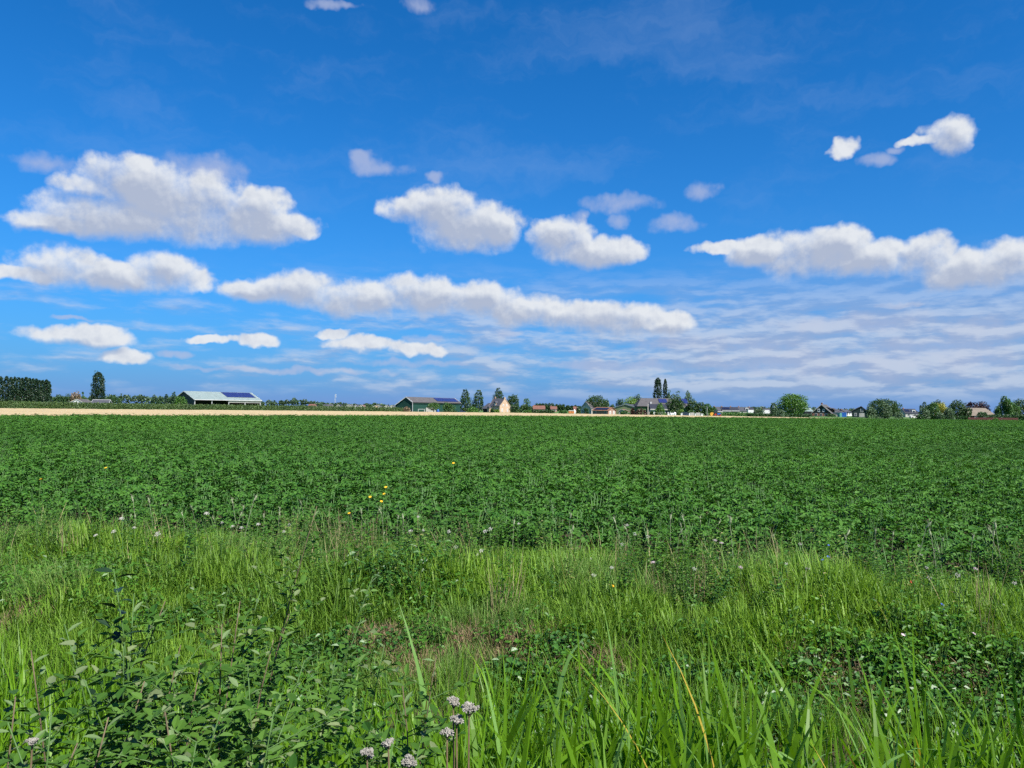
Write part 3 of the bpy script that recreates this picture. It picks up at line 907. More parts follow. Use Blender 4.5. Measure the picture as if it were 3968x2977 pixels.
car('parked_car', 'dark car half hidden beside the conifers near the barn', 1784, 326, 4.4, 'darkcar', 1.6)
car('parked_van', 'white van parked behind the small tree at the barn', 1670, 286, 3.6, 'offwhite', 2.1, True)

# ---- tractor and spool
tr = empty('tractor', (X(2777, 302), 302, 0), 0, 'dark blue farm tractor with red front at the field edge', 'tractor')
for nm, mt, bx in (('hood', 'bluepaint', (0.2, 1.6, -0.35, 0.35, 0.7, 1.3)), ('cab', 'glass', (-1.0, 0.15, -0.6, 0.6, 0.9, 2.3)), ('cab_roof', 'darkcar', (-1.1, 0.25, -0.68, 0.68, 2.31, 2.5)), ('chassis', 'redpaint', (-1.0, 1.7, -0.28, 0.28, 0.4, 0.69))):
    mb = MB(); mb.box(*bx); mb.obj(nm, M[mt], tr)
for xx, rr in ((-0.7, 0.75), (1.25, 0.48)):
    for sy in (-1, 1):
        mb = MB(); mb.tube([(xx, sy * 0.62, rr), (xx, sy * 0.95, rr)], rr, 14); wl = mb.obj('wheel', M['rubber'], tr)
        mb = MB(); mb.tube([(xx, sy * 0.952, rr), (xx, sy * 0.975, rr)], rr * 0.55, 12); mb.obj('rim', M['redpaint'], wl)
sp_ = empty('hose_reel', (X(2759, 302), 302, 0), 0, 'round orange-yellow hose reel standing beside the tractor', 'hose reel')
mb = MB(); mb.tube([(0, -0.3, 0.8), (0, 0.3, 0.8)], 0.62, 16); mb.obj('drum', M['yellowpaint'], sp_)
for sy in (-0.36, 0.36):
    mb = MB(); mb.tube([(0, sy - .03, 0.8), (0, sy + .03, 0.8)], 0.78, 18); mb.obj('flange', M['yellowpaint'], sp_)
mb = MB(); mb.box(-0.7, 0.7, -0.45, 0.45, 0.0, 0.14); mb.obj('base', M['redpaint'], sp_)

# ---- football goal, blue sheet, orange trailer
gl = empty('football_goal', (X(1621, 275), 275, 0), 0, 'white football goal in front of the green barn', 'goal')
gw = X(1645, 275) - X(1621, 275)
for q in (0, gw):
    mb = MB(); mb.box(q - 0.05, q + 0.05, -0.05, 0.05, -0.1, 1.45); mb.obj('goal_post', M['white'], gl)
    mb = MB(); mb.tube([(q, 0.05, 1.42), (q, 0.9, 0.0)], 0.03, 5); mb.obj('stay', M['white'], gl)
mb = MB(); mb.box(-0.05, gw + 0.05, -0.05, 0.05, 1.452, 1.55); mb.obj('crossbar', M['white'], gl)
lump('tarpaulin', 'bright blue tarpaulin heap under the small barn tree', 'tarpaulin', 1697, 280, 1.0, 1.6, 'bluepaint')
tr = Bld('trailer', 'orange trailer with a pale cover beside the clipped hedge', 2204, 300, 2225, 300, 2.2, 'trailer')
tr.put('box', 'orangepaint', 0, tr.L, 0, 2.2, 0.5, 1.45); tr.put('cover', 'offwhite', -0.05, tr.L + 0.05, -0.05, 2.25, 1.452, 1.75)
for q in (0.2, 0.5, 0.8): tr.put('side_rib', 'redtile', tr.L * q - 0.05, tr.L * q + 0.05, -0.05, -0.003, 0.5, 1.44)
for q in (0.25, 0.75):
    mb = MB(); mb.tube([(tr.L * q, 0.05, 0.4), (tr.L * q, 0.3, 0.4)], 0.4, 12); mb.obj('wheel', M['rubber'], tr.root)
lump('silage_bale', 'white wrapped bale beside the orange trailer', 'bale', 2226, 306, 0.9, 2.1, 'white')

# ---- pale gable of the house hidden behind the big dark tree
b = Bld('gabled_house', 'pale house gable showing left of the big dark tree', 2250, 352, 2292, 346, 9)
b.body('offwhite', 2.6, 5.6, 'perp'); b.roof('greyroof', 0.2, 0.16, edge='offwhite')
b.win('front', 1.2, 0.6, 1.0, 1.4)

# ---- green gabled farmhouse on brick
b = Bld('brick_farmhouse', 'brick farmhouse with dark green timber gable and chimney', 3147, 407, 3221, 402, 15)
ev = Z(3150, 1600, 402); rg = Z(3184, 1569, 403)
b.body('brick', ev, ev + 0.3, 'perp')
mb = MB(); mb.prism([(-0.08, ev + 0.0), (b.L + 0.08, ev + 0.0), (b.L / 2, rg)], 'y', -0.06, 15); mb.obj('timber_gable', M['blackgreen'], b.root)
b.g = (ev, ev, rg, 'perp', 0.5, 0, b.L, 0, 15)
b.roof('greyroof', 0.45, 0.2, edge='offwhite')
b.chimney(b.L * 0.46, 3.0, rg - 0.6, rg + 1.1, 0.8)
zz = ev + 0.45
for u in (0.35, 0.61): b.put('upper_window', 'white', b.L * u - 0.55, b.L * u + 0.55, -0.16, -0.063, zz, zz + 1.7); b.put('pane', 'glass', b.L * u - 0.25, b.L * u + 0.4, -0.20, -0.163, zz + 0.5, zz + 1.35)
for u, w, h in ((0.21, 1.2, 1.6), (0.47, 1.1, 2.1), (0.72, 1.2, 2.0)): b.win('front', b.L * u, ev - 0.25 - h, w, h, 'white', 'glass', bar=False)
dm = b.put('roof_dormer', 'black', b.L * 0.80, b.L * 0.99, 4.0, 12.0, ev + 0.3, ev + 2.3)
mb = MB(); mb.prism([(b.L * 0.66, ev + 3.0), (b.L * 1.04, ev + 2.2), (b.L * 1.04, ev + 2.4), (b.L * 0.66, ev + 3.2)], 'y', 3.7, 12.3); mb.obj('dormer_roof', M['greyroof'], dm)
b.put('lean_to', 'offwhite', b.L + 0.02, b.L + 4.4, 5, 12, -0.2, 2.2)
mb = MB(); mb.prism([(b.L + 0.02, 4.0), (b.L + 4.8, 2.3), (b.L + 4.8, 2.1), (b.L + 0.02, 3.7)], 'y', 4.6, 12.4); mb.obj('lean_to_roof', M['greyroof'], b.root)

# ---- shed left of it, shade of its open front put into wall colour
b = Bld('cart_shed', 'shed with open-front shade put into its dark walls, whitish sloping roof behind hedge', 3118, 425, 3150, 425, 8, 'shed')
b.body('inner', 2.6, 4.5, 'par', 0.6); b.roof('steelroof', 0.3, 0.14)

# ---- black-green barn house
b = Bld('timber_house', 'black-green timber house with white-framed windows', 3303, 357.5, 3360, 354.9, 12)
ev = Z(3304, 1592, 355); rg = Z(3338, 1576, 356)
b.body('blackgreen', ev, rg, 'perp', 0.6, ev - 0.1); b.roof('slate', 0.25, 0.16, edge='slate')
b.win('front', b.L * 0.64, ev - 0.6, 1.2, 1.6); b.win('front', b.L * 0.22, 0.6, 1.0, 1.4); b.win('front', b.L * 0.64, 0.2, 2.2, 1.7, 'white', 'offwhite')

# ---- container and carport between the two green houses
b = Bld('container', 'bright blue container between the two green gabled houses', 3254, 372, 3281, 372, 2.6, 'container')
b.put('side_wall', 'teal', 0, b.L * 0.32, 0, 2.6, 0, 2.0); b.put('side_wall', 'bluepaint', b.L * 0.32 + 0.003, b.L, 0, 2.6, 0, 2.2)
for q in np.arange(0.36, 0.99, 0.09): b.put('rib', 'bluepaint', b.L * q, b.L * q + 0.12, -0.06, -0.003, 0.1, 2.1)
b = Bld('carport', 'low dark carport attached left of the timber house', 3284, 380, 3303, 378, 5, 'carport')
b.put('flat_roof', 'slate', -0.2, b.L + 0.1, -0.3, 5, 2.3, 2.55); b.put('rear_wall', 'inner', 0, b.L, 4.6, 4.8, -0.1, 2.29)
for q in (0.0, b.L - 0.2): b.put('post', 'black', q, q + 0.15, -0.1, 0.05, -0.1, 2.29)

# ---- dwellings further back: row of dark roofs (right), village roofs (middle)
def cottage(name, label, p0, p1, pe, pr, D, wall, roof, depth=8, orient='par', group=None, rot=0.0, solar=None, dormer=False, gutter=False, chim=True):
    b = Bld(name, label, p0, D, p1, D + rot, depth, 'house', group)
    pm = (p0 + p1) / 2
    ev, rg = max(1.5, Z(pm, pe, D)), Z(pm, pr, D)
    b.body(wall, ev, rg, orient); b.roof(roof, 0.25, 0.16, edge='offwhite' if orient == 'perp' else None)
    n = 2 if b.L < 8 else 3
    for i in range(n): b.win('front', b.L * (i + 0.5) / n, 0.7, min(1.5, b.L * 0.2), 1.3)
    if orient == 'perp' and ev < rg - 1.8: b.win('front', b.L * 0.5, ev + 0.05, 1.0, 1.1)
    if solar: b.panels(b.L * solar[0], b.L * solar[1], 3, 0.35, 0.85, 2, 'solarblack')
    if gutter: b.put('gutter', 'white', -0.2, b.L + 0.2, -0.5, -0.3, ev - 0.3, ev + 0.02)
    if dormer:
        d = b.put('dormer', 'white', b.L * 0.6, b.L * 0.85, depth * 0.12, depth * 0.4, ev + 0.4, ev + 2.0)
        b.put('dormer_window', 'glass', b.L * 0.63, b.L * 0.82, depth * 0.12 - 0.05, depth * 0.12 - 0.003, ev + 0.7, ev + 1.7, parent=d)
    if chim: b.chimney(b.L * 0.12 if orient == 'par' else b.L * 0.5, depth * 0.5, rg - 0.5, rg + 0.7, 0.6)
    return b
cottage('terraced_house', 'leftmost terraced house of the dark-roofed row, beside the bushes', 2771, 2798, 1595, 1578, 455, 'brick', 'slate', gutter=True)
cottage('terraced_house', 'second terraced house of the dark-roofed row, with black panels', 2799, 2834, 1592, 1578.5, 455, 'offwhite', 'darkslate', solar=(0.1, 0.9), gutter=True)
cottage('terraced_house', 'third terraced house of the dark-roofed row, mid row', 2835, 2864, 1592, 1579, 455, 'pink_brick', 'darkslate', gutter=True)
cottage('terraced_house', 'fourth terraced house of the row, with one white roof dormer', 2865, 2908, 1594, 1579.5, 455, 'offwhite', 'slate', dormer=True)
cottage('terraced_house', 'rightmost terraced house of the row, with white end wall', 2909, 2925, 1593, 1580.5, 455, 'white', 'darkslate')
cottage('terraced_house', 'dark-roofed house glimpsed right of the round willow', 2955, 2990, 1597, 1585, 470, 'offwhite', 'slate')
for p0, p1, lb in ((2899, 2925, 'long white box trailer left of the round willow'), (2957, 2985, 'long white box trailer right of the round willow')):
    b = Bld('box_trailer', lb, p0, 420, p1, 420, 2.5, 'trailer')
    b.put('box', 'white', 0, b.L, 0, 2.5, 1.0, 3.0); b.put('chassis', 'black', 0.2, b.L - 0.2, 0.4, 2.1, 0.7, 0.998)
    for q in (0.2, 0.75, 0.88):
        mb = MB(); mb.tube([(b.L * q, 0.2, 0.45), (b.L * q, 0.5, 0.45)], 0.45, 12); mb.obj('wheel', M['rubber'], b.root)
cottage('village_house', 'grey-roofed house with a square black panel behind the brick farmhouse', 3234, 3278, 1601, 1588, 500, 'offwhite', 'slate', solar=(0.4, 0.75))
cottage('village_house', 'white house end peeping left of the timber house', 3279, 3306, 1600, 1589, 500, 'white', 'slate', rot=6)
cottage('village_house', 'small dark-gabled house between the tree clumps at right', 3481, 3502, 1605, 1590, 480, 'shedgrey', 'slate', orient='perp')
cottage('village_house', 'white house with dark roof, solar panel and white dormer at right', 3509, 3558, 1603, 1586, 430, 'offwhite', 'darkslate', solar=(0.1, 0.45), dormer=True)
for p0, p1, pe, pr, wl, rf, orr, lb in (
        (1194, 1218, 1573, 1567, 'pink_brick', 'redtile', 'par', 'small pinkish house, farthest left of the village behind the orchard'),
        (1250, 1266, 1574, 1568, 'offwhite', 'slate', 'par', 'low pale house behind the orchard right of the pinkish one'),
        (1268, 1284, 1574, 1568, 'offwhite', 'greyroof', 'par', 'low grey house behind the orchard under the mast'),
        (1302, 1320, 1577, 1569, 'offwhite', 'darkslate', 'perp', 'white gabled house behind orchard just right of the mast'),
        (1338, 1366, 1577, 1569, 'offwhite', 'greyroof', 'perp', 'wide white gable behind the orchard mid village'),
        (1372, 1384, 1577, 1569, 'offwhite', 'slate', 'perp', 'narrow pale gable behind the orchard mid village'),
        (1390, 1412, 1577, 1570, 'offwhite', 'redtile', 'perp', 'white gable with reddish roof behind the orchard'),
        (1446, 1474, 1577, 1570, 'cream_brick', 'slate', 'perp', 'cream gabled house behind the orchard left of the green barn'),
        (1488, 1508, 1578, 1571, 'offwhite', 'darkslate', 'perp', 'second nearest white gable to the green barn'),
        (1510, 1526, 1578, 1571, 'offwhite', 'slate', 'perp', 'small gabled house touching the green barn edge')):
    cottage('village_house', lb, p0, p1, pe, pr, 600, wl, rf, 9, orr, chim=False)
for p0, p1, pe, pr, lb in ((2066, 2112, 1586, 1573, 'broad red-roofed house far left of the round clipped trees'), (2134, 2158, 1586, 1576, 'small red-roofed house among the round clipped trees'), (2224, 2243, 1588, 1577, 'red-brown roofed house next to the hedge column')):
    cottage('village_house', lb, p0, p1, pe, pr, 560, 'pink_brick', 'redtile', 9)
cottage('village_house', 'grey roof with white gable boards left of the lone poplar', 268, 326, 1562, 1548, 420, 'white', 'greyroof', 9, 'perp', chim=False)
b = Bld('greenhouse', 'low greenhouse with white frame under the lone poplar', 354, 400, 420, 402, 7, 'greenhouse')
b.body('glass', 2.2, 4.0, 'par'); b.roof('slate', 0.2, 0.12, edge='white')
b.put('ridge_cap', 'white', -0.2, b.L + 0.2, 3.35, 3.65, 4.16, 4.3)

# ---- thatched long farm at far right
b = Bld('thatched_farm', 'long low farmhouse under a big pale thatched roof', 3756, 300, 3862, 300, 11)
ev, rg = Z(3800, 1612, 300), Z(3800, 1581, 300)
b.put('wall', 'blackgreen', 0.3, b.L - 0.3, 0.3, 10.7, -0.2, ev)
b.hip('thatch', ev, rg, 1.0, 0.3)
for q in (0.25, 0.55, 0.8): b.win('front', b.L * q, 0.3, 1.2, 0.9) if ev > 1.2 else None
b.put('roof_pipe', 'black', b.L * 0.27, b.L * 0.30, 3.2, 3.5, rg - 1.6, rg - 0.3)
b = Bld('garden_fence', 'low dark maroon board fence along the far right field edge', 3752, 262, 3945, 262, 0.1, 'fence')
nb = 60
mb = MB(); mb.box(0, b.L / nb - 0.04, 0, 0.05, 0.0, 1.05); fme = mb.mesh('board', M['maroonwood'])
for i in range(nb): link('board', fme, b.root, (b.L * i / nb, 0, random.uniform(-0.06, 0.03)))
for i in range(0, nb + 1, 6): b.put('post', 'maroonwood', b.L * i / nb - 0.06, b.L * i / nb + 0.06, 0.06, 0.16, -0.3, 1.0)

# ---- communications mast
mst = empty('radio_mast', (X(1298, 900), 900, 0), 0, 'thin pale lattice mast rising far beyond the orchard', 'mast')
H = Z(1298, 1529, 900)
for k in range(3):
    mb = MB(); a = k * 2.1; mb.tube([(0.8 * math.cos(a), 0.8 * math.sin(a), -0.3), (0.3 * math.cos(a), 0.3 * math.sin(a), H)], 0.09, 5); mb.obj('mast_leg', M['mastgrey'], mst)
for k in range(9):
    z = H * (0.1 + k * 0.1); q = 0.8 - 0.5 * z / H
    mb = MB(); mb.box(-q, q, -q, q, z, z + 0.12); mb.obj('mast_brace', M['mastgrey'], mst)
for z in (0.78, 0.92): 
    mb = MB(); mb.tube([(0.9, -0.3, H * z), (0.9, -0.3, H * z + 1.6)], 0.35, 8); mb.obj('antenna', M['white'], mst)

# ------------------------------------------------------------------ trees and shrubs, left to right
ORD = 'first second third fourth fifth sixth seventh eighth ninth tenth eleventh twelfth thirteenth last'.split()
pw = [(0, 1460), (22, 1459), (40, 1463), (55, 1463), (70, 1464), (84, 1466), (98, 1462), (112, 1466), (125, 1468), (138, 1469), (150, 1474), (164, 1474), (178, 1472), (186, 1478)]
for i, (p, t) in enumerate(pw):
    tree('poplar_tree', ORD[i] + ' poplar from the left in the dense dark block at the left edge', p - 13, p + 13, t, 590 + (i % 3) * 10, 'column', 'poplar', group='poplars in the block at the left edge', clear=0.02, dens=1.3, leaf=0.75)
tree('poplar_tree', 'lone tall poplar standing behind the small greenhouse', 353, 404, 1443, 450, 'column', 'poplar', clear=0.06, dens=1.4, leaf=0.5)
tree('poplar_tree', 'taller left one of the two poplars behind the great barn', 2531, 2566, 1465, 425, 'column', 'poplar', clear=0.1, dens=1.2, leaf=0.42)
tree('poplar_tree', 'narrower right one of the two poplars behind the great barn', 2567, 2587, 1470, 428, 'column', 'poplar', clear=0.1, dens=1.3, leaf=0.42)
T = tree
T('scrub_tree', 'dark scrubby tree right of the poplar block', 207, 250, 1530, 480, 'round', 'dark')
T('scrub_tree', 'olive rounded tree behind the grey and white roof', 275, 312, 1518, 470, 'round', 'brownleaf', dens=0.8)
T('scrub_tree', 'dark round tree left of the grey and white roof', 244, 282, 1527, 470, 'round', 'dark')
T('scrub_tree', 'small dark tree between the white roof and lone poplar', 308, 332, 1520, 480, 'sparse', 'mid')
T('scrub_tree', 'broad dark tree right of the small greenhouse', 408, 470, 1534, 470, 'round', 'dark')
for p0, p1, t, lb in ((582, 612, 1531, 'leftmost dark conifer beside the open shed'), (606, 634, 1536, 'second dark conifer beside the open shed'), (630, 658, 1529, 'third dark conifer beside the open shed'), (652, 692, 1520, 'tallest dark conifer beside the open shed')):
    T('conifer_tree', lb, p0, p1, t, 312, 'conifer', 'conifer')
T('garden_tree', 'fresh green small tree at the shed gable', 676, 722, 1537, 308, 'round', 'bright')
T('garden_bush', 'green bush behind the shed gable and conifers', 690, 715, 1528, 365, 'round', 'mid')
T('garden_tree', 'small spreading green tree before the green barn', 1655, 1706, 1560, 276, 'round', 'mid', clear=0.3)
T('garden_tree', 'rounded green tree above the low hedge dome at the barn', 1714, 1766, 1562, 280, 'sparse', 'mid', clear=0.2, dens=1.4)
T('hedge_dome', 'low dark rounded hedge in front of the barn end', 1714, 1769, 1585, 276, 'bush', 'hedge', 'bush')
T('dry_bush', 'dry brown leafless-looking bush at the green barn gable', 1561, 1590, 1577, 282, 'bush', 'brownleaf', 'bush')
T('conifer_tree', 'left tall conifer between the green barn and farmhouse', 1776, 1830, 1511, 335, 'conifer', 'dark')
T('conifer_tree', 'right dark conifer between the green barn and farmhouse', 1826, 1880, 1513, 425, 'conifer', 'conifer')
T('conifer_tree', 'dark conifer rising behind the farmhouse roof', 1904, 1957, 1505, 425, 'conifer', 'conifer', clear=0.3)
T('garden_tree', 'leafy green tree right of the farmhouse gable', 1962, 2012, 1531, 410, 'round', 'dark')
T('garden_tree', 'sparse pale tree right of the farmhouse garden', 2018, 2058, 1545, 415, 'sparse', 'mid', dens=0.7)
T('garden_bush', 'bright rounded bush left of the farmhouse carport', 1812, 1854, 1577, 330, 'bush', 'bright', 'bush')
T('garden_bush', 'big dark bush against the farmhouse gable', 1974, 2022, 1566, 398, 'bush', 'dark', 'bush')
T('garden_bush', 'broad dark bush below the sparse pale tree', 2012, 2062, 1568, 400, 'bush', 'dark', 'bush')
T('garden_bush', 'low yellowish bush at the right farmhouse boundary', 2030, 2062, 1590, 388, 'bush', 'bright', 'bush')
T('garden_bush', 'small pale bush before the farmhouse porch', 1912, 1936, 1587, 385, 'bush', 'lime', 'bush')
T('garden_bush', 'small dark bush at the farmhouse porch wall', 1899, 1914, 1584, 390, 'bush', 'hedge', 'bush')
for i, (p, t) in enumerate(((2080, 1563), (2093, 1563), (2104, 1564), (2116, 1564), (2130, 1562), (2141, 1563), (2156, 1567), (2169, 1566), (2182, 1567), (2200, 1571), (2214, 1572), (2229, 1570), (2246, 1574), (2258, 1576))):
    T('clipped_tree', ORD[i] + ' from the left of the dark round-headed trees behind the red roofs', p - 8, p + 8, t, 640, 'round', 'dark', group='round-headed trees behind the red roofs', clear=0.25, leaf=0.6)
hedge('clipped_hedge', 'long clipped hedge behind the wheat left of the trailer', 2062, 2150, 1589, 330, 330, 1.5, 'hedge', 0.05)
hedge('clipped_hedge', 'short rough hedge directly left of the orange trailer', 2166, 2198, 1592, 318, 318, 1.5, 'mid', 0.2)
T('hedge_column', 'tall narrow clipped evergreen beside the orange trailer', 2232, 2250, 1574, 330, 'column', 'hedge', 'shrub')
T('garden_tree', 'big dark spreading tree behind the orange-roofed stable', 2264, 2356, 1535, 352, 'round', 'dark', clear=0.1, dens=1.2)
T('garden_tree', 'dark upright tree at the right flank of the big dark tree', 2338, 2362, 1549, 362, 'round', 'dark')
T('garden_bush', 'dark bush at the left end of the orange-roofed stable', 2260, 2282, 1582, 325, 'bush', 'hedge', 'bush')
T('garden_tree', 'low dark tree between the stable and olive shed', 2358, 2386, 1568, 372, 'round', 'dark')
T('conifer_tree', 'dark conifer left of the pale willow behind olive shed', 2384, 2422, 1547, 372, 'round', 'conifer')
T('willow_tree', 'pale lime green willow behind the olive shed', 2412, 2476, 1540, 380, 'weep', 'lime')
T('forest_tree', 'dark tree rising behind the pale lime willow', 2444, 2494, 1531, 400, 'round', 'dark')
T('maroon_shrub', 'narrow dark maroon shrub at the olive shed corner', 2443, 2460, 1583, 318, 'column', 'maroon', 'shrub')
T('maroon_shrub', 'broad maroon shrub before the great barn wall', 2462, 2506, 1583, 316, 'bush', 'maroon', 'bush')
T('hut_bush', 'green bush growing before the red-roofed hut', 2404, 2440, 1590, 318, 'bush', 'mid', 'bush')
T('garden_bush', 'dark little bush before the white annex', 2517, 2534, 1594, 310, 'bush', 'hedge', 'bush')
T('cone_tree', 'bright green cone-shaped tree before the white annex', 2534, 2580, 1563, 312, 'conifer', 'bright', clear=0.03)
T('garden_tree', 'large dark green tree hiding the middle of great barn', 2584, 2652, 1539, 314, 'round', 'dark', clear=0.06, dens=1.2)
T('garden_bush', 'yellow-green shrub at the foot of the large dark tree', 2627, 2650, 1586, 306, 'bush', 'lime', 'bush')
T('forest_tree', 'thin ragged tree right behind the two poplars', 2576, 2614, 1513, 430, 'sparse', 'grey', dens=0.5)
T('forest_tree', 'thin ragged tree above the barn ridge', 2596, 2644, 1516, 432, 'sparse', 'grey', dens=0.35)
T('forest_tree', 'half-bare tree above the right end of barn', 2640, 2692, 1516, 432, 'sparse', 'grey', dens=0.35)
for p0, p1, t, lb in ((2662, 2706, 1549, 'tallest of the bushy trees right of the great barn'), (2692, 2734, 1560, 'second of the bushy trees sloping down from barn'), (2722, 2760, 1566, 'third of the bushy trees sloping down from barn'), (2746, 2780, 1577, 'lowest of the bushy trees sloping down from barn')):
    T('bushy_tree', lb, p0, p1, t, 334, 'round', 'mid' if p0 > 2700 else 'dark', clear=0.03, dens=1.2)
T('garden_bush', 'low green bush behind the plank fences', 2664, 2696, 1590, 310, 'bush', 'mid', 'bush')
hedge('maize_hedge', 'strip of tall light green maize before the terraced row', 2786, 2906, 1599, 308, 300, 5, 'maize', 0.15, 'maize')
T('round_willow', 'round grey-green willow between the white box trailers', 2918, 2962, 1578, 292, 'bush', 'grey', 'bush')
hedge('clipped_hedge', 'long dark hedge below the big round tree', 2905, 3148, 1604, 282, 300, 2, 'hedge', 0.15)
T('column_willow', 'upright grey-green tree left of the big round tree', 2983, 3012, 1562, 290, 'column', 'grey', clear=0.02)
T('round_shrub', 'small round grey shrub at foot of big round tree', 3008, 3040, 1587, 284, 'bush', 'grey', 'bush')
T('round_tree', 'big bright green round-headed tree left of brick farmhouse', 3018, 3128, 1529, 330, 'round', 'bright', clear=0.08, dens=1.5)
T('garden_bush', 'dark clipped mound right of the brick farmhouse door', 3203, 3238, 1605, 380, 'bush', 'hedge', 'bush')
hedge('clipped_hedge', 'low dark hedge left of the farmhouse door', 3146, 3176, 1612, 385, 385, 1.2, 'hedge')
T('round_shrub', 'round grey willow touching the timber house', 3355, 3398, 1578, 300, 'bush', 'grey', 'bush')
T('round_tree', 'broad dark tree right of the timber house', 3368, 3484, 1548, 335, 'round', 'dark', clear=0.04, dens=1.3)
T('column_willow', 'grey-green upright tree in front of the broad dark tree', 3400, 3456, 1562, 292, 'column', 'grey', clear=0.02)
T('round_shrub', 'small round willow left of the white dormer house', 3465, 3502, 1596, 288, 'bush', 'grey', 'bush')
T('forest_tree', 'tall feathery dark tree at back of right clump', 3564, 3612, 1560, 320, 'sparse', 'dark', dens=1.5)
T('forest_tree', 'tallest feathery dark tree of the right clump', 3602, 3660, 1552, 322, 'round', 'dark')
T('round_shrub', 'leftmost round green willow of the right clump', 3562, 3602, 1579, 280, 'bush', 'grey', 'bush')
T('column_willow', 'upright green willow beside the yellow tree', 3596, 3642, 1562, 282, 'column', 'mid', clear=0.02)
T('golden_tree', 'bright yellow-green tree in the right clump', 3630, 3670, 1561, 296, 'round', 'yellow')
T('round_shrub', 'round grey-blue willow right of the yellow tree', 3656, 3700, 1582, 278, 'bush', 'grey', 'bush')
T('round_shrub', 'low round bush below the yellow tree', 3628, 3660, 1600, 277, 'bush', 'grey', 'bush')
T('garden_bush', 'black-green bush at the left foot of right clump', 3555, 3582, 1609, 276, 'bush', 'hedge', 'bush')
T('forest_tree', 'dark weeping birch left of the thatched roof', 3674, 3742, 1553, 288, 'weep', 'dark', dens=1.3)
T('garden_tree', 'small dark tree at the thatched roof end', 3732, 3764, 1578, 285, 'round', 'dark')
T('copper_beech', 'dark purple beech behind the thatched roof, left half', 3738, 3790, 1560, 330, 'round', 'purple')
T('copper_beech', 'dark purple beech behind the thatched roof, right half', 3776, 3832, 1558, 334, 'round', 'purple')
T('round_shrub', 'round dark shrub in front of the thatched roof', 3784, 3828, 1597, 272, 'bush', 'hedge', 'bush')
T('garden_bush', 'low dark bush under the thatched eaves right end', 3826, 3860, 1607, 272, 'bush', 'dark', 'bush')
T('forest_tree', 'loose-crowned tree right of the thatched roof', 3854, 3932, 1539, 285, 'sparse', 'mid', dens=1.5)
T('forest_tree', 'dense green tree between the two rightmost crowns', 3895, 3950, 1562, 290, 'round', 'mid')
T('forest_tree', 'tree cut by the right edge of the view', 3922, 3985, 1548, 292, 'round', 'dark')
T('garden_bush', 'small bright bush before the maroon fence', 3848, 3868, 1622, 258, 'bush', 'bright', 'bush')
hedge('clipped_hedge', 'dark undergrowth below the rightmost trees', 3870, 4000, 1608, 272, 272, 3, 'hedge', 0.3)
hedge('clipped_hedge', 'dark hedge row at the foot of the right clump', 3556, 3760, 1612, 281, 281, 2, 'hedge', 0.3)

# ------------------------------------------------------------------ orchard rows and distant woods (read as masses)
pts, trunks = [], MB()
for row in range(3):
    for p in np.arange(-60, 1560, 5.2):
        D = float(np.interp(p, [0, 500, 1000, 1560], [209, 222, 252, 278])) + row * 3.6
        x = X(p, D) + random.uniform(-0.3, 0.3)
        top = float(np.interp(p, [0, 560, 1100, 1560], [1554, 1565, 1571, 1579]))
        h = min(Z(p, top, D), 3.2) * random.uniform(0.86, 1.07)
        k = 90
        zz = RNG.uniform(0.10, 1, k) * h
        rr = 0.75 * (1.05 - zz / h) ** 0.5 * RNG.uniform(0.2, 1, k); a = RNG.uniform(0, 6.28, k)
        pts.append(np.stack([x + np.cos(a) * rr, D + np.sin(a) * rr, zz], 1))
        if row == 0: trunks.tube([(x, D, -0.1), (x, D, h * 0.8)], [0.05, 0.02], 4)
pts = np.concatenate(pts)
orch = quadmesh('fruit_orchard', leafquads(pts, 0.15, 0.1), M['orchard'])
tag(link('fruit_orchard', orch), 'long rows of low fruit trees behind the wheat at left', 'orchard', None, 'stuff')

def farwood(label, prof, D, mt, ls):
    pts = []
    pxs = [q[0] for q in prof]; tops = [q[1] for q in prof]
    x0, x1 = X(pxs[0], D), X(pxs[-1], D)
    nx_ = int((x1 - x0) / 3.2)
    for i in range(nx_):
        x = x0 + (i + random.random()) * 3.2
        p = CX + FPX * x / D
        h = Z(p, float(np.interp(p, pxs, tops)), D) * random.uniform(0.80, 1.04)
        r = random.uniform(3.0, 5.2)
        k = 110
        d = unit(k); d[:, 2] = np.abs(d[:, 2])
        q = d * RNG.uniform(0.55, 1.0, k)[:, None] * np.array([r, r, h * 0.5]) + np.array([x, D + random.uniform(-8, 8), h * 0.5])
        q[: k // 3, 2] = RNG.uniform(0, h * 0.6, k // 3)
        pts.append(q)
    me = quadmesh('distant_wood', leafquads(np.concatenate(pts), ls, 0.1), M[mt])
    tag(link('distant_wood', me), label, 'wood', None, 'stuff')
farwood('low hazy wood on the horizon at the left', [(-60, 1545), (190, 1530), (230, 1538), (330, 1531), (380, 1530), (420, 1530), (490, 1524), (560, 1530), (640, 1532), (760, 1545)], 900, 'farwood', 1.1)
farwood('wooded horizon between the open shed and the green barn', [(1005, 1553), (1033, 1543), (1050, 1553), (1075, 1545), (1100, 1552), (1122, 1541), (1150, 1540), (1170, 1548), (1185, 1544), (1200, 1550), (1225, 1547), (1244, 1556), (1262, 1561), (1298, 1562), (1315, 1555), (1338, 1560), (1370, 1564), (1405, 1566), (1428, 1560), (1445, 1567), (1460, 1561), (1480, 1560), (1492, 1568), (1530, 1571)], 800, 'farwood', 1.0)
farwood('low wood behind the village right of the farmhouse', [(2040, 1575), (2100, 1571), (2180, 1572), (2240, 1578), (2300, 1578)], 800, 'farwood', 1.0)
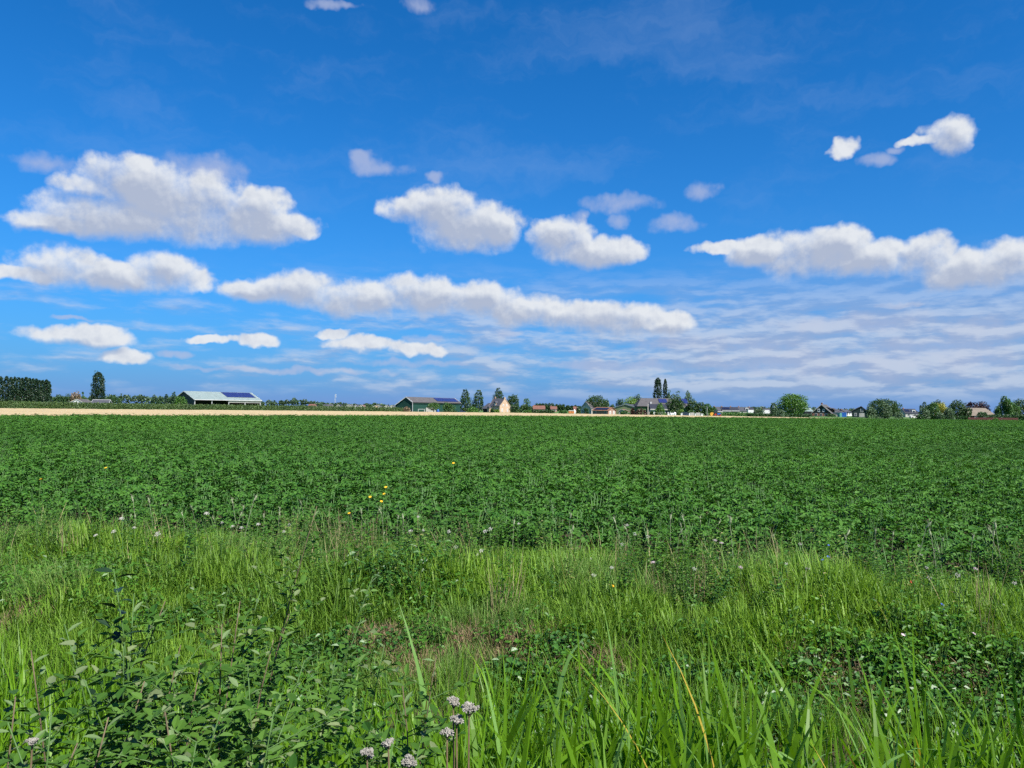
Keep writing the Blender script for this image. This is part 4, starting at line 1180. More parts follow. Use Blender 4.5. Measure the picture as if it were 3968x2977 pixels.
farwood('hazy wooded skyline behind the terraced houses', [(2760, 1576), (2800, 1575), (2840, 1574), (2870, 1578), (2910, 1573), (2930, 1571), (2955, 1576), (2975, 1573), (3000, 1578), (3100, 1580), (3150, 1576), (3240, 1584), (3265, 1580), (3300, 1580), (3345, 1588), (3500, 1592), (3560, 1590)], 750, 'farwood', 0.9)

# ------------------------------------------------------------------ near plants
M['grass'] = leafmat('meadow_grass', (0.055, 0.150, 0.013), (0.175, 0.315, 0.034), 0.38, 0.5, 0.25, 0.25, 0.6, (0.26, 0.24, 0.10), 0.05)
M['finegrass'] = leafmat('fine_grass', (0.085, 0.195, 0.034), (0.190, 0.330, 0.070), 0.38, 0.55, 0.2, 0.2, 0.8, (0.30, 0.28, 0.13), 0.06)
M['straw'] = leafmat('dry_grass', (0.16, 0.115, 0.065), (0.29, 0.225, 0.13), 0.25, 0.8, 0.1)
M['weed'] = leafmat('broad_weed_leaf', (0.030, 0.105, 0.010), (0.085, 0.215, 0.022), 0.28, 0.45, 0.3, 0.2, 1.2)
M['darkweed'] = leafmat('dock_leaf', (0.026, 0.085, 0.014), (0.060, 0.160, 0.024), 0.25, 0.4, 0.35)
M['flag'] = leafmat('flag_leaf', (0.030, 0.105, 0.006), (0.150, 0.310, 0.014), 0.45, 0.42, 0.22, 0.25, 2.0)
M['flagpale'] = leafmat('flag_leaf_pale', (0.110, 0.230, 0.050), (0.17, 0.31, 0.07), 0.40, 0.42, 0.3)
M['flagyellow'] = leafmat('flag_leaf_yellow', (0.34, 0.28, 0.03), (0.42, 0.30, 0.05), 0.35, 0.5, 0.3)
M['flagbrown'] = leafmat('flag_leaf_brown', (0.26, 0.12, 0.04), (0.34, 0.20, 0.08), 0.2, 0.6, 0.2)
M['willowleaf'] = leafmat('willow_leaf', (0.024, 0.078, 0.010), (0.085, 0.178, 0.028), 0.26, 0.55, 0.12, 0.15, 3.0, (0.15, 0.20, 0.09), 0.08)
M['willowtip'] = leafmat('willow_tip_leaf', (0.10, 0.17, 0.06), (0.16, 0.23, 0.09), 0.3, 0.5, 0.25)
M['stemgreen'] = mat('green_stem', (0.055, 0.115, 0.025), 0.6, 0.3, 0.2, 9.0)
M['redstem'] = mat('reddish_stem', (0.085, 0.060, 0.030), 0.7, 0.2, 0.3, 30.0)
M['seedgrass'] = leafmat('seeding_grass', (0.20, 0.17, 0.09), (0.30, 0.25, 0.14), 0.3, 0.7, 0.1)
M['rye'] = mat('rye_straw', (0.23, 0.26, 0.15), 0.7, 0.3, 0.2, 20.0)
M['petalyellow'] = mat('yellow_petal', (0.75, 0.42, 0.02), 0.6, 0.2, 0.1, 9.0)
M['petalwhite'] = mat('white_petal', (0.40, 0.39, 0.34), 0.7, 0.2, 0.12, 30.0)
M['petalpink'] = mat('pink_petal', (0.52, 0.40, 0.43), 0.7, 0.2, 0.15, 30.0)
M['petalblue'] = mat('blue_petal', (0.06, 0.10, 0.55), 0.6, 0.2, 0.15, 30.0)
M['petalred'] = mat('poppy_petal', (0.70, 0.13, 0.03), 0.5, 0.3, 0.1, 9.0)
M['agrimony'] = mat('agrimony_floret', (0.24, 0.225, 0.19), 0.75, 0.2, 0.3, 60.0)
rnd = random.uniform

def blade(mb, x, y, az, ln, wd, lean, bend, seg=4, mi=0, fold=0.0):
    """tapering grass blade that leans and droops"""
    d = Vector((math.cos(az), math.sin(az), 0))
    s = Vector((-math.sin(az), math.cos(az), 0))
    p = Vector((x, y, 0)); a = lean
    L_, R_ = [], []
    for i in range(seg + 1):
        t = i / seg
        w = wd * (0.75 + 0.5 * t if t < 0.4 else 0.95 * (1 - ((t - 0.4) / 0.6) ** 1.6)) + 0.0005
        L_.append(p + s * w / 2 + Vector((0, 0, fold * w))); R_.append(p - s * w / 2 + Vector((0, 0, fold * w)))
        a2 = a + bend * t * t
        p = p + (d * math.sin(a2) + Vector((0, 0, math.cos(a2)))) * (ln / seg)
    k = seg + 1
    mb.add(L_ + R_, [(i, i + 1, k + i + 1, k + i) for i in range(seg)], mi)

def tuft(name, n, h0, h1, w, rad, lean, bend, mt, extra=None):
    mb = MB()
    for i in range(n):
        a = rnd(0, 6.28); r = rad * math.sqrt(random.random())
        blade(mb, r * math.cos(a), r * math.sin(a), rnd(0, 6.28), rnd(h0, h1), w * rnd(0.6, 1.3), rnd(0, lean), rnd(0, bend), 4)
    if extra: extra(mb)
    return source(name, mb.mesh(name, mt if isinstance(mt, list) else [mt]))

def leafclump(name, n, H, Rr, ll, lw, mt):
    mb = MB()
    for i in range(n):
        a = rnd(0, 6.28); r = Rr * math.sqrt(random.random())
        z = H * (1 - 0.45 * (r / Rr) ** 2) * rnd(0.35, 1.0)
        d = Vector((math.cos(a + rnd(-1, 1)), math.sin(a + rnd(-1, 1)), rnd(-0.4, 0.35))).normalized()
        nr = Vector((rnd(-.5, .5), rnd(-.5, .5), 1)).normalized()
        leaflet(mb, Vector((r * math.cos(a), r * math.sin(a), z)), d, nr, ll * rnd(0.6, 1.3), lw * rnd(0.6, 1.3))
    for i in range(5):
        a = rnd(0, 6.28)
        mb.tube([(0, 0, 0), (Rr * 0.4 * math.cos(a), Rr * 0.4 * math.sin(a), H * 0.8)], [0.005, 0.003], 4, 1, False)
    return source(name, mb.mesh(name, [mt, M['stemgreen']]))

meadow = [tuft('meadow_tuft', 20, 0.18, 0.46, 0.0125, 0.12, 0.75, 2.2, M['grass']) for _ in range(5)] + \
         [tuft('fine_tuft', 26, 0.20, 0.50, 0.0070, 0.13, 0.6, 1.7, M['finegrass']) for _ in range(4)]
weeds = [leafclump('weed_clump', 50, 0.34, 0.20, 0.055, 0.032, M['weed']) for _ in range(3)] + [leafclump('dock_clump', 50, 0.50, 0.24, 0.085, 0.042, M['darkweed']) for _ in range(2)]
straws = [tuft('straw_tuft', 30, 0.08, 0.26, 0.006, 0.13, 0.9, 1.6, M['straw']) for _ in range(3)]
low = [leafclump('ivy_clump', 46, 0.20, 0.20, 0.044, 0.036, M['weed' if _ == 0 else 'darkweed']) for _ in range(3)]  # darker leaf colour in most clumps stands for shadow between plants

def nz(x, y, f, o=0.0): return mnoise.noise((x * f, y * f, o))
def on_view(x, y): return y > 0.9 and abs(x) < 0.71 * y + 1.7

def ground_at(px, py):
    d = ray(px, py)
    t = 2.0
    for _ in range(40):
        p = CAM + d * t
        t += max(-0.5, min(0.5, (p.z - gz(p.x, p.y)) / -d.z * 0.7))
    return CAM + d * t
DRY = [(ground_at(px, py), r) for px, py, r in ((130, 2390, 0.24), (1440, 2510, 0.22), (1560, 2570, 0.24), (1640, 2590, 0.18), (1815, 2510, 0.18), (1950, 2520, 0.18), (2110, 2540, 0.28), (3180, 2640, 0.32), (3290, 2680, 0.26), (3730, 2660, 0.2), (2330, 2600, 0.16))]
def dry(x, y, f=1.0): return any((x - c.x) ** 2 + ((y - c.y) * 0.7) ** 2 < (r * f * (1 + 0.5 * nz(x, y, 5.0, 3.0))) ** 2 for c, r in DRY)
# grass strip between ditch and crop
P_, Q_, S2, I2 = [], [], [], []
for _ in range(17000):
    s = rnd(5.7, 11.1); e = rnd(-9.5, 9.5)
    x, y = from_se(s, e)
    if not on_view(x, y): continue
    if dry(x, y, 0.85) and random.random() < 0.8: continue
    edge = 9.9 + 0.9 * nz(x, y, 0.6, 15.0)
    if s > edge and random.random() < (s - edge) * 1.8: continue
    fine = nz(x, y, 0.5, 7.0) > 0.15
    P_.append((x, y, gz(x, y) - 0.02)); Q_.append((rnd(-.15, .15), rnd(-.15, .15), rnd(0, 6.28)))
    hgt = (0.60 + 0.28 * min(max((s - 6.2) / 1.8, 0), 1) - 0.42 * min(max((s - 8.6) / 1.2, 0), 1)) * (1 + 0.75 * nz(x, y, 0.8, 2.0))
    S2.append(hgt * rnd(0.75, 1.2)); I2.append(random.randrange(5, 9) if fine else random.randrange(0, 5))
scatter('meadow_grass', P_, Q_, S2, I2, meadow, 'rough green grass strip between the ditch and the potatoes', 'grass')
# broad-leaved weeds in the strip
P_, Q_, S2, I2 = [], [], [], []
SPOTS = [(1450, 2260, 0.35, 3), (1560, 2250, 0.45, 3), (1670, 2220, 0.4, 3), (1620, 2300, 0.5, 0), (1500, 2200, 0.3, 3), (350, 2210, 0.7, 0), (250, 2230, 0.6, 0), (420, 2190, 0.5, 0), (120, 2260, 0.6, 0), (500, 2230, 0.4, 0), (60, 2200, 0.5, 0), (1750, 2170, 0.4, 0), (3500, 2500, 0.6, 0), (3400, 2500, 0.5, 0), (3700, 2600, 0.5, 0), (3850, 2500, 0.6, 0), (3250, 2480, 0.5, 0)]
for px, py, r, k in SPOTS:
    c = ground_at(px, py + 40)
    for _ in range(int(30 * r)):
        a = rnd(0, 6.28); q = r * math.sqrt(random.random())
        x, y = c.x + q * math.cos(a), c.y + 0.8 * q * math.sin(a)
        P_.append((x, y, gz(x, y))); Q_.append((0, 0, rnd(0, 6.28))); S2.append(rnd(0.6, 1.05)); I2.append(k + random.randrange(3 if k == 0 else 2))
for _ in range(700):
    s = rnd(6.4, 10.9); e = rnd(-9, 9); x, y = from_se(s, e)
    if on_view(x, y): P_.append((x, y, gz(x, y))); Q_.append((0, 0, rnd(0, 6.28))); S2.append(rnd(0.5, 0.95)); I2.append(random.randrange(3))
scatter('broadleaf_weeds', P_, Q_, S2, I2, weeds, 'leafy green weeds spread through the grass strip', 'weeds')
def tallweed(name, H, n, ll, mt):
    mb = MB()
    for k in range(3):
        a0 = rnd(0, 6.28); tip = Vector((0.10 * math.cos(a0), 0.10 * math.sin(a0), H * rnd(0.75, 1.05)))
        mb.tube([(0, 0, 0), tip * 0.5 + Vector((rnd(-.02, .02), rnd(-.02, .02), 0)), tip], [0.004, 0.003, 0.0015], 4, 1, False)
        for i in range(n):
            t = 0.15 + 0.85 * i / n; a = i * 2.4 + a0
            leaflet(mb, tip * t, Vector((math.cos(a), math.sin(a), rnd(-.1, .7))).normalized(), Vector((0, 0, 1)), ll * (1.25 - 0.7 * t) * rnd(.7, 1.2), ll * 0.30)
    return source(name, mb.mesh(name, [mt, M['stemgreen']]))
tall = [tallweed('tall_weed', 0.75, 16, 0.10, M['weed']), tallweed('tall_weed', 0.6, 14, 0.085, M['darkweed']), tallweed('tall_weed', 0.85, 18, 0.075, M['finegrass']),
        tuft('seeding_tuft', 16, 0.4, 0.85, 0.006, 0.10, 0.35, 0.9, M['seedgrass']), tuft('arching_tuft', 12, 0.4, 0.8, 0.011, 0.08, 0.5, 2.0, M['finegrass'])]
P_, Q_, S2, I2 = [], [], [], []
for _ in range(1250):
    s = random.gauss(8.9, 0.8); e = rnd(-9, 9); x, y = from_se(s, e)
    if not on_view(x, y) or not 7.0 < s < 10.3 or nz(x, y, 0.7, 31.0) < -0.1: continue
    P_.append((x, y, gz(x, y))); Q_.append((rnd(-.15, .15), rnd(-.15, .15), rnd(0, 6.28))); S2.append(rnd(0.5, 1.0)); I2.append(random.choices(range(5), [3, 2, 3, 1.4, 3])[0])
scatter('tall_weeds', P_, Q_, S2, I2, tall, 'taller leafy weeds and seeding grasses at the potato edge', 'weeds')
# dry tufts and creeping leaves on the far ditch bank
P_, Q_, S2, I2 = [], [], [], []
for c, r in DRY:
    for _ in range(int(420 * r * r) + 9):
        a = rnd(0, 6.28); q = r * 1.15 * math.sqrt(random.random()); x, y = c.x + q * math.cos(a), c.y + q * 1.3 * math.sin(a)
        P_.append((x, y, gz(x, y) - 0.01)); Q_.append((rnd(-.5, .5), rnd(-.5, .5), rnd(0, 6.28))); S2.append(rnd(0.5, 1.0)); I2.append(random.randrange(3))
scatter('dry_grass', P_, Q_, S2, I2, straws, 'patches of dry brown grass on the far ditch bank', 'dry grass')
P_, Q_, S2, I2 = [], [], [], []
for _ in range(3600):
    s = rnd(0.9, 6.6); e = rnd(-6, 6); x, y = from_se(s, e)
    if on_view(x, y) and nz(x, y, 0.8, 12.0) > (-0.12 if s < 4.6 else -0.05): P_.append((x, y, gz(x, y))); Q_.append((rnd(-.2, .2), rnd(-.2, .2), rnd(0, 6.28))); S2.append(rnd(0.6, 1.25)); I2.append(random.randrange(3))
scatter('ditch_undergrowth', P_, Q_, S2, I2, low, 'low creeping leaves filling the ditch bottom and banks', 'undergrowth')
sedge = [tuft('sedge_tuft', 10, 0.45, 1.10, 0.015, 0.08, 0.5, 1.6, M['flag']) for _ in range(4)] + [tuft('grass_tuft', 18, 0.25, 0.6, 0.007, 0.09, 0.35, 1.0, M['grass']) for _ in range(3)]
P_, Q_, S2, I2 = [], [], [], []
for _ in range(2300):
    s = rnd(1.3, 5.9); e = rnd(-5.5, 5.5); x, y = from_se(s, e)
    if not on_view(x, y): continue
    flag = nz(x, y, 0.7, 20.0) > -0.15 and s < 5.0
    if s > 5.0 and random.random() < 0.45: continue
    P_.append((x, y, gz(x, y) - 0.02)); Q_.append((rnd(-.12, .12), rnd(-.12, .12), rnd(0, 6.28))); S2.append(rnd(0.6, 1.05) * (0.85 if s < 2.2 else 1)); I2.append(random.randrange(4) if flag else 4 + random.randrange(3))
scatter('ditch_sedge', P_, Q_, S2, I2, sedge, 'narrow sedge and grass blades standing in the ditch', 'sedge')

# ---- sword-leaved flag clumps (each leaf its own part)
flag_me = []
for k, mt in enumerate(['flag'] * 7 + ['flagpale'] * 2 + ['flagyellow', 'flagbrown']):
    mb = MB()
    blade(mb, 0, 0, 0, 1.0, 0.026 if k % 2 else 0.036, 0.0, (0.2, 0.6, 1.2, 0.4, 2.6, 0.3, 0.9, 0.4, 2.0, 0.6, 0.9)[k], 9, 0, 0.10)
    flag_me.append(mb.mesh('leaf', M[mt]))
def flag_clump(x, y, n, hmax, label, group='flag clumps in the ditch'):
    r0 = empty('flag_clump', (x, y, gz(x, y) - 0.03), rnd(0, 6.28), label, 'flag plant', group)
    for i in range(n):
        k = random.choices(range(11), [6, 6, 4, 6, 3.5, 6, 5, 4, 3.5, 0.8, 0.3])[0]
        a = rnd(0, 6.28); q = rnd(0, 0.07)
        ln = hmax * rnd(0.6, 1.05)
        link('leaf', flag_me[k], r0, (q * math.cos(a), q * math.sin(a), 0), (rnd(-0.32, 0.32), rnd(-0.2, 0.42), a), (rnd(0.75, 1.25) , rnd(0.75, 1.25), ln) if False else (ln, rnd(0.85, 1.35), ln))
    return r0
flags = []
cand = 0
while len(flags) < 155 and cand < 4000:
    cand += 1
    px, D = rnd(700, 4050), random.choice((rnd(1.75, 2.5), rnd(2.0, 4.2)))
    x = X(px, D)
    if px < 1300 and random.random() < 0.6: continue
    if any((x - q[0]) ** 2 + (D - q[1]) ** 2 < 0.018 for q in flags): continue
    flags.append((x, D))
for x, y in flags:
    h = 1.30 + 0.16 * (y - 1.8) / 2.8
    flag_clump(x, y, random.randint(8, 12), h * rnd(0.72, 1.08), 'clump of long sword-shaped green leaves rising from the ditch')

# ---- willow shrubs at the left, leaf by leaf
def leafmesh(mt, ln, wd):
    mb = MB()
    prof = [(0, 0.0), (0.18, 0.62), (0.45, 1.0), (0.72, 0.72), (1.0, 0.0)]
    vs = [(0, 0, 0)] + [(t * ln, w * wd / 2, 0.10 * wd * w - 0.18 * ln * t * t) for t, w in prof[1:4]] + [(ln, 0, -0.18 * ln)] + [(t * ln, -w * wd / 2, 0.10 * wd * w - 0.18 * ln * t * t) for t, w in prof[3:0:-1]] + [(t * ln, 0, -0.18 * ln * t * t - 0.04 * wd) for t in (0.18, 0.45, 0.72)]
    mb.add(vs, [(0, 8, 1), (1, 8, 9, 2), (2, 9, 10, 3), (3, 10, 4), (0, 7, 8), (7, 6, 9, 8), (6, 5, 10, 9), (5, 4, 10)])
    return mb.mesh('leaf', M[mt])
wl = [leafmesh('willowleaf', 0.055, 0.030), leafmesh('willowleaf', 0.047, 0.026), leafmesh('willowleaf', 0.062, 0.030), leafmesh('willowtip', 0.042, 0.016)]
def willow(label, shoots, seed, leaves=None):
    random.seed(seed)
    bx = sum(s[0][0] for s in shoots) / len(shoots); by = sum(s[0][1] for s in shoots) / len(shoots)
    o0 = Vector((bx, by, gz(bx, by)))
    root = empty('willow_shrub', o0, 0, label, 'shrub')
    for b0, tip, nl in shoots:
        b0, tip = Vector(b0) - o0, Vector(tip) - o0
        mid = (b0 + tip) / 2 + Vector((rnd(-.22, .22), rnd(-.16, .16), rnd(0, .12)))
        curve = [b0 * (1 - t) ** 2 + mid * 2 * t * (1 - t) + tip * t * t for t in [i / 8 for i in range(9)]]
        mb = MB(); mb.tube(curve, [0.0045 * (1 - i / 9) + 0.0012 for i in range(9)], 5)
        br = mb.obj('branch', M['willow_bark'] if random.random() < 0.3 else M['stemgreen'], root, True)
        fb_ = MB()
        for i in range(5 if leaves else 30):       # side twigs with small leaves
            t = rnd(0.15, 0.92); k = min(int(t * 8), 7); p = curve[k].lerp(curve[k + 1], t * 8 - k)
            a = rnd(0, 6.28); d = Vector((math.cos(a), math.sin(a), rnd(0.2, 0.9))).normalized(); ln = rnd(0.10, 0.24)
            fb_.tube([p, p + d * ln], [0.0018, 0.0008], 4, 1, False)
            for j in range(7):
                b_ = j * 2.4 + rnd(-.4, .4)
                dd = (d * 0.6 + Vector((math.cos(b_), math.sin(b_), rnd(-.2, .4)))).normalized()
                leaflet(fb_, p + d * ln * (0.2 + 0.8 * j / 6), dd, Vector((rnd(-.4, .4), rnd(-.4, .4), 1)).normalized(), rnd(0.034, 0.056), rnd(0.018, 0.028))
        tag(fb_.obj('foliage', [M['shootleaf'] if leaves else M['willowleaf'], M['stemgreen']], br), kind='stuff')
        for i in range(nl):
            t = 0.22 + 0.78 * (i + rnd(0, 0.8)) / nl
            k = min(int(t * 8), 7); f = t * 8 - k
            p = curve[k].lerp(curve[k + 1], min(f, 1.0))
            a = i * 2.4 + rnd(-.5, .5)
            m_ = (leaves or wl)[3] if t > 0.93 else (leaves or wl)[random.randrange(3)]
            p = p + Vector((math.cos(a), math.sin(a), 0)) * (rnd(0.0, 0.055) if i % 3 == 0 else 0.003)
            link('leaf', m_, br, p, (rnd(-.5, .5), -rnd(0.1, 0.9) if t > 0.8 else rnd(-0.7, 0.5), a), rnd(0.75, 1.2))
    return root
def shoot(px_t, py_t, D, dx, n=30, dy=0.0):
    tip = W(px_t, py_t, D)
    bx, by = tip.x + dx, D + dy
    return ((bx, by, gz(bx, by)), tuple(tip), n)
random.seed(31)
willow('grey-green willow shrub around the shade-coloured shoot at the left', [shoot(520, 2300, 2.5, 0.1, 34), shoot(250, 2420, 2.4, 0.15, 30), shoot(640, 2330, 2.7, -0.25, 34), shoot(120, 2520, 2.2, 0.2, 30), shoot(480, 2480, 2.3, 0.0, 32), shoot(700, 2500, 2.4, -0.3, 32), shoot(330, 2640, 2.1, 0.1, 28), shoot(560, 2640, 2.2, -0.1, 28), shoot(60, 2700, 2.0, 0.1, 26)], 41)
willow('pale-tipped willow shrub spreading left of the flag leaves', [shoot(930, 2330, 2.9, -0.2, 34), shoot(1010, 2290, 3.0, -0.15, 34), shoot(1120, 2380, 2.9, -0.2, 32), shoot(860, 2420, 2.6, 0.0, 34), shoot(1060, 2480, 2.6, -0.1, 32), shoot(780, 2560, 2.4, 0.05, 32), shoot(960, 2580, 2.4, 0.0, 32), shoot(1180, 2560, 2.5, -0.1, 30)], 42)
willow('slim willow shoot with pale leaves before the dark weeds', [shoot(1445, 2235, 3.4, -0.25, 30), shoot(1400, 2400, 3.0, -0.15, 30), shoot(1490, 2500, 2.9, -0.1, 28), shoot(1690, 2540, 2.8, -0.15, 26), shoot(1300, 2560, 2.6, 0.0, 28), shoot(1560, 2660, 2.4, -0.1, 26)], 43)
willow('tall bent willow twig standing up against the potato field', [shoot(1228, 1962, 3.6, -0.42, 34)], 44)
willow('low willow branches in the bottom left corner', [shoot(200, 2760, 1.9, 0.1, 30), shoot(420, 2780, 1.95, 0.0, 30), shoot(640, 2760, 2.0, 0.0, 30), shoot(860, 2740, 2.05, -0.05, 30), shoot(30, 2800, 1.85, 0.1, 26), shoot(1060, 2760, 2.05, 0.0, 28), shoot(300, 2880, 1.8, 0.0, 24), shoot(760, 2880, 1.85, 0.0, 24)], 45)
M['shootleaf'] = leafmat('shaded_shoot_leaf', (0.008, 0.022, 0.010), (0.018, 0.045, 0.018), 0.12, 0.5, 0.2)  # backlit shade on the shoot is put into these leaf colours
dk = [leafmesh('shootleaf', 0.060, 0.030), leafmesh('shootleaf', 0.052, 0.028), leafmesh('shootleaf', 0.066, 0.030), leafmesh('shootleaf', 0.070, 0.026)]
willow('upright shoot at the left, shade painted into its near-black leaves', [shoot(440, 2205, 2.45, 0.03, 60)], 46, dk)
random.seed(77)

# ---- rye stalks along the crop edge
rye_me = []
for k in range(4):
    mb = MB(); b = (0.02, 0.05, 0.03, 0.08)[k]
    mb.tube([(0, 0, 0), (b * 0.4, 0, 0.45), (b, 0, 0.85)], [0.0028, 0.0024, 0.0018], 5)
    st = mb.mesh('stalk', M['rye'])
    mb = MB(); mb.tube([(b, 0, 0.85), (b * 1.15, 0, 0.88), (b * 1.35, 0, 0.93), (b * 1.5, 0, 0.965)], [0.003, 0.0085, 0.0075, 0.002], 6)
    for i in range(12):
        a = i * 0.52; z = 0.87 + 0.007 * i
        mb.tube([(b * 1.2, 0, z), (b * 1.3 + 0.018 * math.cos(a), 0.018 * math.sin(a), z + 0.06)], 0.0007, 3, 0, False)
    rye_me.append((st, mb.mesh('ear', M['rye'])))
for i in range(70):
    s, e = random.gauss(10.0, 0.5), rnd(-8, 8)
    x, y = from_se(s, e)
    if not on_view(x, y): continue
    r0 = empty('rye_stalk', (x, y, gz(x, y)), rnd(0, 6.28), 'pale rye stalk with bristly ear along the potato edge', 'rye', 'rye stalks along the potato edge')
    r0.rotation_euler = (rnd(-.12, .12), rnd(-.12, .12), rnd(0, 6.28))
    sc_ = rnd(0.6, 1.25); r0.scale = (sc_ * 1.3, sc_ * 1.3, sc_ * 0.66)
    st, ear = rye_me[i % 4]
    link('stalk', st, r0); link('ear', ear, r0)

# ---- flowers placed where the photograph shows them
def flower_heads():
    out = {}
    def disc(mt, r, petals, cup, name):
        mb = MB()
        for i in range(petals):
            a = 6.283 * i / petals
            d = Vector((math.cos(a), math.sin(a), cup)).normalized()
            leaflet(mb, Vector((0, 0, 0)), d, Vector((-math.cos(a) * cup, -math.sin(a) * cup, 1)).normalized(), r, r * 5.2 / petals)
        return mb.mesh(name, M[mt])
    out['yellow'] = disc('petalyellow', 0.026, 9, 0.25, 'flower_head')
    out['blue'] = disc('petalblue', 0.024, 8, 0.5, 'flower_head')
    out['red'] = disc('petalred', 0.038, 4, 0.8, 'flower_head')
    out['pinkcup'] = disc('petalpink', 0.022, 6, 0.9, 'flower_head')
    for nm, mt in (('white', 'petalwhite'), ('pink', 'petalpink')):
        mb = MB()
        for i in range(26):
            a = rnd(0, 6.28); q = 0.034 * math.sqrt(random.random())
            p = Vector((q * math.cos(a), q * math.sin(a), 0.012 * rnd(0, 1) - q * 0.2))
            mb.tube([p, p + Vector((0, 0, 0.006))], [0.0055, 0.003], 5)
        out[nm] = mb.mesh('flower_head', M[mt])
    return out
FH = flower_heads()
def flower(name, label, kind, px, py, D, ht=None, group=None, scl=1.0, leaves=3):
    head = W(px, py, D)
    bx = head.x + rnd(-.08, .08); by = D + rnd(-.08, .08)
    gzz = gz(bx, by)
    r0 = empty(name, (bx, by, gzz), 0, label, 'flower', group)
    h = head - Vector((bx, by, gzz))
    mb = MB(); c = [Vector((0, 0, 0)), Vector((h.x * 0.1 + rnd(-.03, .03), h.y * 0.2, h.z * 0.4)), Vector((h.x * 0.6 + rnd(-.02, .02), h.y * 0.7, h.z * 0.8)), h]
    mb.tube(c, [0.0042, 0.0036, 0.0028, 0.0018], 5)
    mb.obj('stem', M['stemgreen'], r0, True)
    for i in range(leaves):
        mb = MB(); t = rnd(0.3, 0.8); a = rnd(0, 6.28)
        leaflet(mb, c[0].lerp(h, t), Vector((math.cos(a), math.sin(a), 0.5)).normalized(), Vector((0, 0, 1)), rnd(0.05, 0.09), 0.018)
        mb.obj('stem_leaf', M['weed'], r0)
    link('flower_head', FH[kind], r0, h, (rnd(0.2, 0.7), rnd(-.3, .3), 0), scl)
    return r0
for px, py, D, lb in ((1757, 1795, 8.6, 'tall yellow flower standing highest above the potato leaves'), (410, 1813, 9.0, 'lone yellow flower at left against the potatoes'), (158, 1857, 8.8, 'yellowish flower nearest the left edge'),
                      (1495, 1888, 8.4, 'topmost yellow flower of the small middle cluster'), (1488, 1914, 8.3, 'second yellow flower of the small middle cluster'), (1434, 1926, 8.4, 'leftmost yellow flower of the small middle cluster'),
                      (1478, 1943, 8.2, 'lowest yellow flower of the small middle cluster'), (1353, 1989, 8.3, 'small yellow flower left of the middle cluster'), (2375, 2270, 7.6, 'tiny yellow flower low in the grass strip')):
    flower('yellow_flower', lb, 'yellow', px, py, D, scl=0.65, leaves=4)
flower('poppy', 'single orange-red poppy in the grass at right', 'red', 3530, 2260, 7.3, scl=0.62)
for px, py, D, lb in ((3212, 2115, 8.8, 'blue cornflower highest at the potato edge'), (3209, 2158, 8.6, 'blue cornflower just below the highest one'), (3187, 2171, 8.5, 'blue cornflower left of the lower pair at crop edge'), (3651, 2344, 6.9, 'upper one of the two deep blue cornflowers in grass'), (3661, 2367, 6.8, 'lower one of the two deep blue cornflowers in grass')):
    flower('cornflower', lb, 'blue', px, py, D, scl=0.75)
for px, py, D, lb in ((3498, 2464, 6.3, 'pale pink bindweed cup left in the right-hand grass'), (3771, 2460, 6.3, 'pale pink bindweed cup near the right edge'), (3511, 2373, 6.8, 'pinkish bindweed cup above the left pale one')):
    flower('bindweed', lb, 'pinkcup', px, py, D, leaves=2)
W_SPOTS = [(470, 2010), (520, 2045), (800, 1990), (860, 2025), (900, 2040), (935, 2045), (370, 2075), (440, 2060), (610, 2070), (1000, 2032), (1100, 2060), (1120, 2035), (1620, 2003), (1640, 2055), (1590, 2060), (1740, 2060), (1765, 2122), (1880, 2060), (1900, 2050), (1865, 2135), (1850, 2150), (2010, 2030), (2430, 2035), (2460, 2070), (2410, 2110), (2290, 2165), (2370, 2200), (2510, 2080), (3560, 2115), (3570, 2150), (3590, 2200), (3710, 2230), (3930, 2260), (3100, 2110), (3045, 2185), (3130, 2205), (3862, 2368), (2690, 2205), (2300, 2230), (3600, 2240)]
for i, (px, py) in enumerate(W_SPOTS):
    flower('white_umbel', 'small white flower head among the grass at the crop edge', 'white', px, py, rnd(8.2, 9.3) if py < 2180 else rnd(7.2, 7.8), group='white flower heads at the crop edge', scl=rnd(0.5, 0.95), leaves=2)
for px, py, lb in ((2770, 2095, 'pinkish flower head left of middle right crop edge'), (2795, 2105, 'pinkish flower head just right of its twin'), (2530, 2180, 'low pinkish flower head in the middle grass'), (2870, 2200, 'pinkish flower head low at the right crop edge'), (3780, 2205, 'lilac flower head near the right edge')):
    flower('pink_flower', lb, 'pink', px, py, 8.3 if py < 2150 else 7.6, scl=0.65)

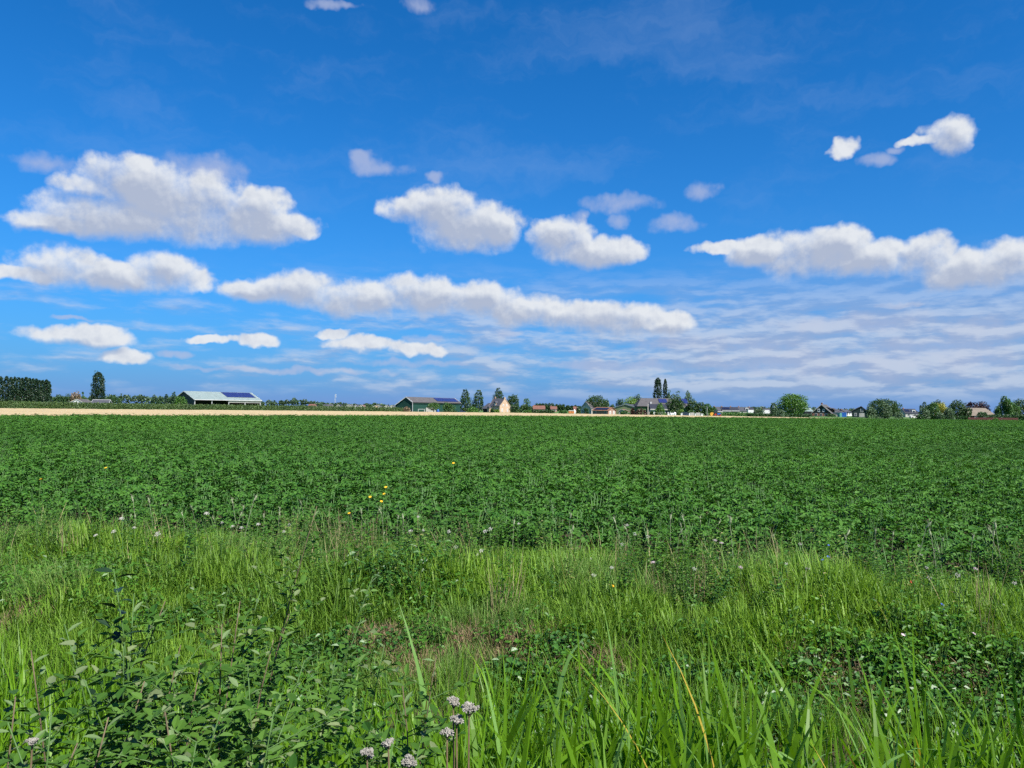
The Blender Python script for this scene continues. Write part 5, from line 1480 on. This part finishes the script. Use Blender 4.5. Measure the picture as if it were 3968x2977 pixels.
# ---- hemp agrimony: branched heads of dusty pink florets near the viewer
def agrimony(label, px, py, D, n, r):
    head = W(px, py, D); r *= 0.66
    bx, by = head.x + rnd(-.05, .05), D + rnd(-.05, .05)
    g0 = gz(bx, by)
    r0 = empty('hemp_agrimony', (bx, by, g0), 0, label, 'flower')
    h = head - Vector((bx, by, g0))
    mb = MB(); mb.tube([Vector((0, 0, 0)), h * 0.6, h - Vector((0, 0, r * 1.6))], [0.0035, 0.003, 0.0022], 6)
    mb.obj('stem', M['redstem'], r0, True)
    for i in range(n):
        a = i * 2.4; q = r * math.sqrt(i / n) * 1.1
        c = h + Vector((q * math.cos(a), q * math.sin(a), rnd(-.3, .3) * r - q * 0.3))
        mb = MB(); mb.tube([h - Vector((0, 0, r * 1.6)), c], [0.0016, 0.001], 4, 1, False)
        for j in range(24):
            d = Vector((random.gauss(0, 1), random.gauss(0, 1), random.gauss(0.3, 0.8))).normalized()
            p = c + d * rnd(0.3, 1.0) * r * 0.34
            mb.tube([p, p + d * 0.005], [0.0024, 0.0014], 4)
        mb.obj('floret_cluster', [M['agrimony'], M['willow_bark']], r0)
    for i in range(8):
        mb = MB(); t = rnd(0.25, 0.85); a = i * 1.7
        leaflet(mb, h * t, Vector((math.cos(a), math.sin(a), 0.3)).normalized(), Vector((0, 0, 1)), rnd(0.07, 0.11), 0.028)
        mb.obj('stem_leaf', M['weed'], r0)
for px, py, D, n, r, lb in ((1818, 2738, 2.05, 9, 0.028, 'largest dusty white flower cluster among the flag leaves'), (1770, 2782, 2.05, 7, 0.022, 'dusty flower cluster just below left of the largest'), (1757, 2712, 2.1, 7, 0.022, 'dusty flower cluster just above left of the largest'),
                            (1733, 2833, 2.0, 6, 0.020, 'lower dusty flower cluster under the largest'), (1424, 2915, 1.85, 6, 0.018, 'leftmost dusty flower cluster at the bottom edge'), (1506, 2877, 1.9, 5, 0.016, 'small dusty cluster above right of leftmost one'), (1586, 2945, 1.85, 7, 0.022, 'dusty flower cluster at the bottom edge, rightmost'), (125, 2870, 1.8, 6, 0.014, 'creamy flower plume in the bottom left corner')):
    agrimony(lb, px, py, D, n, r)
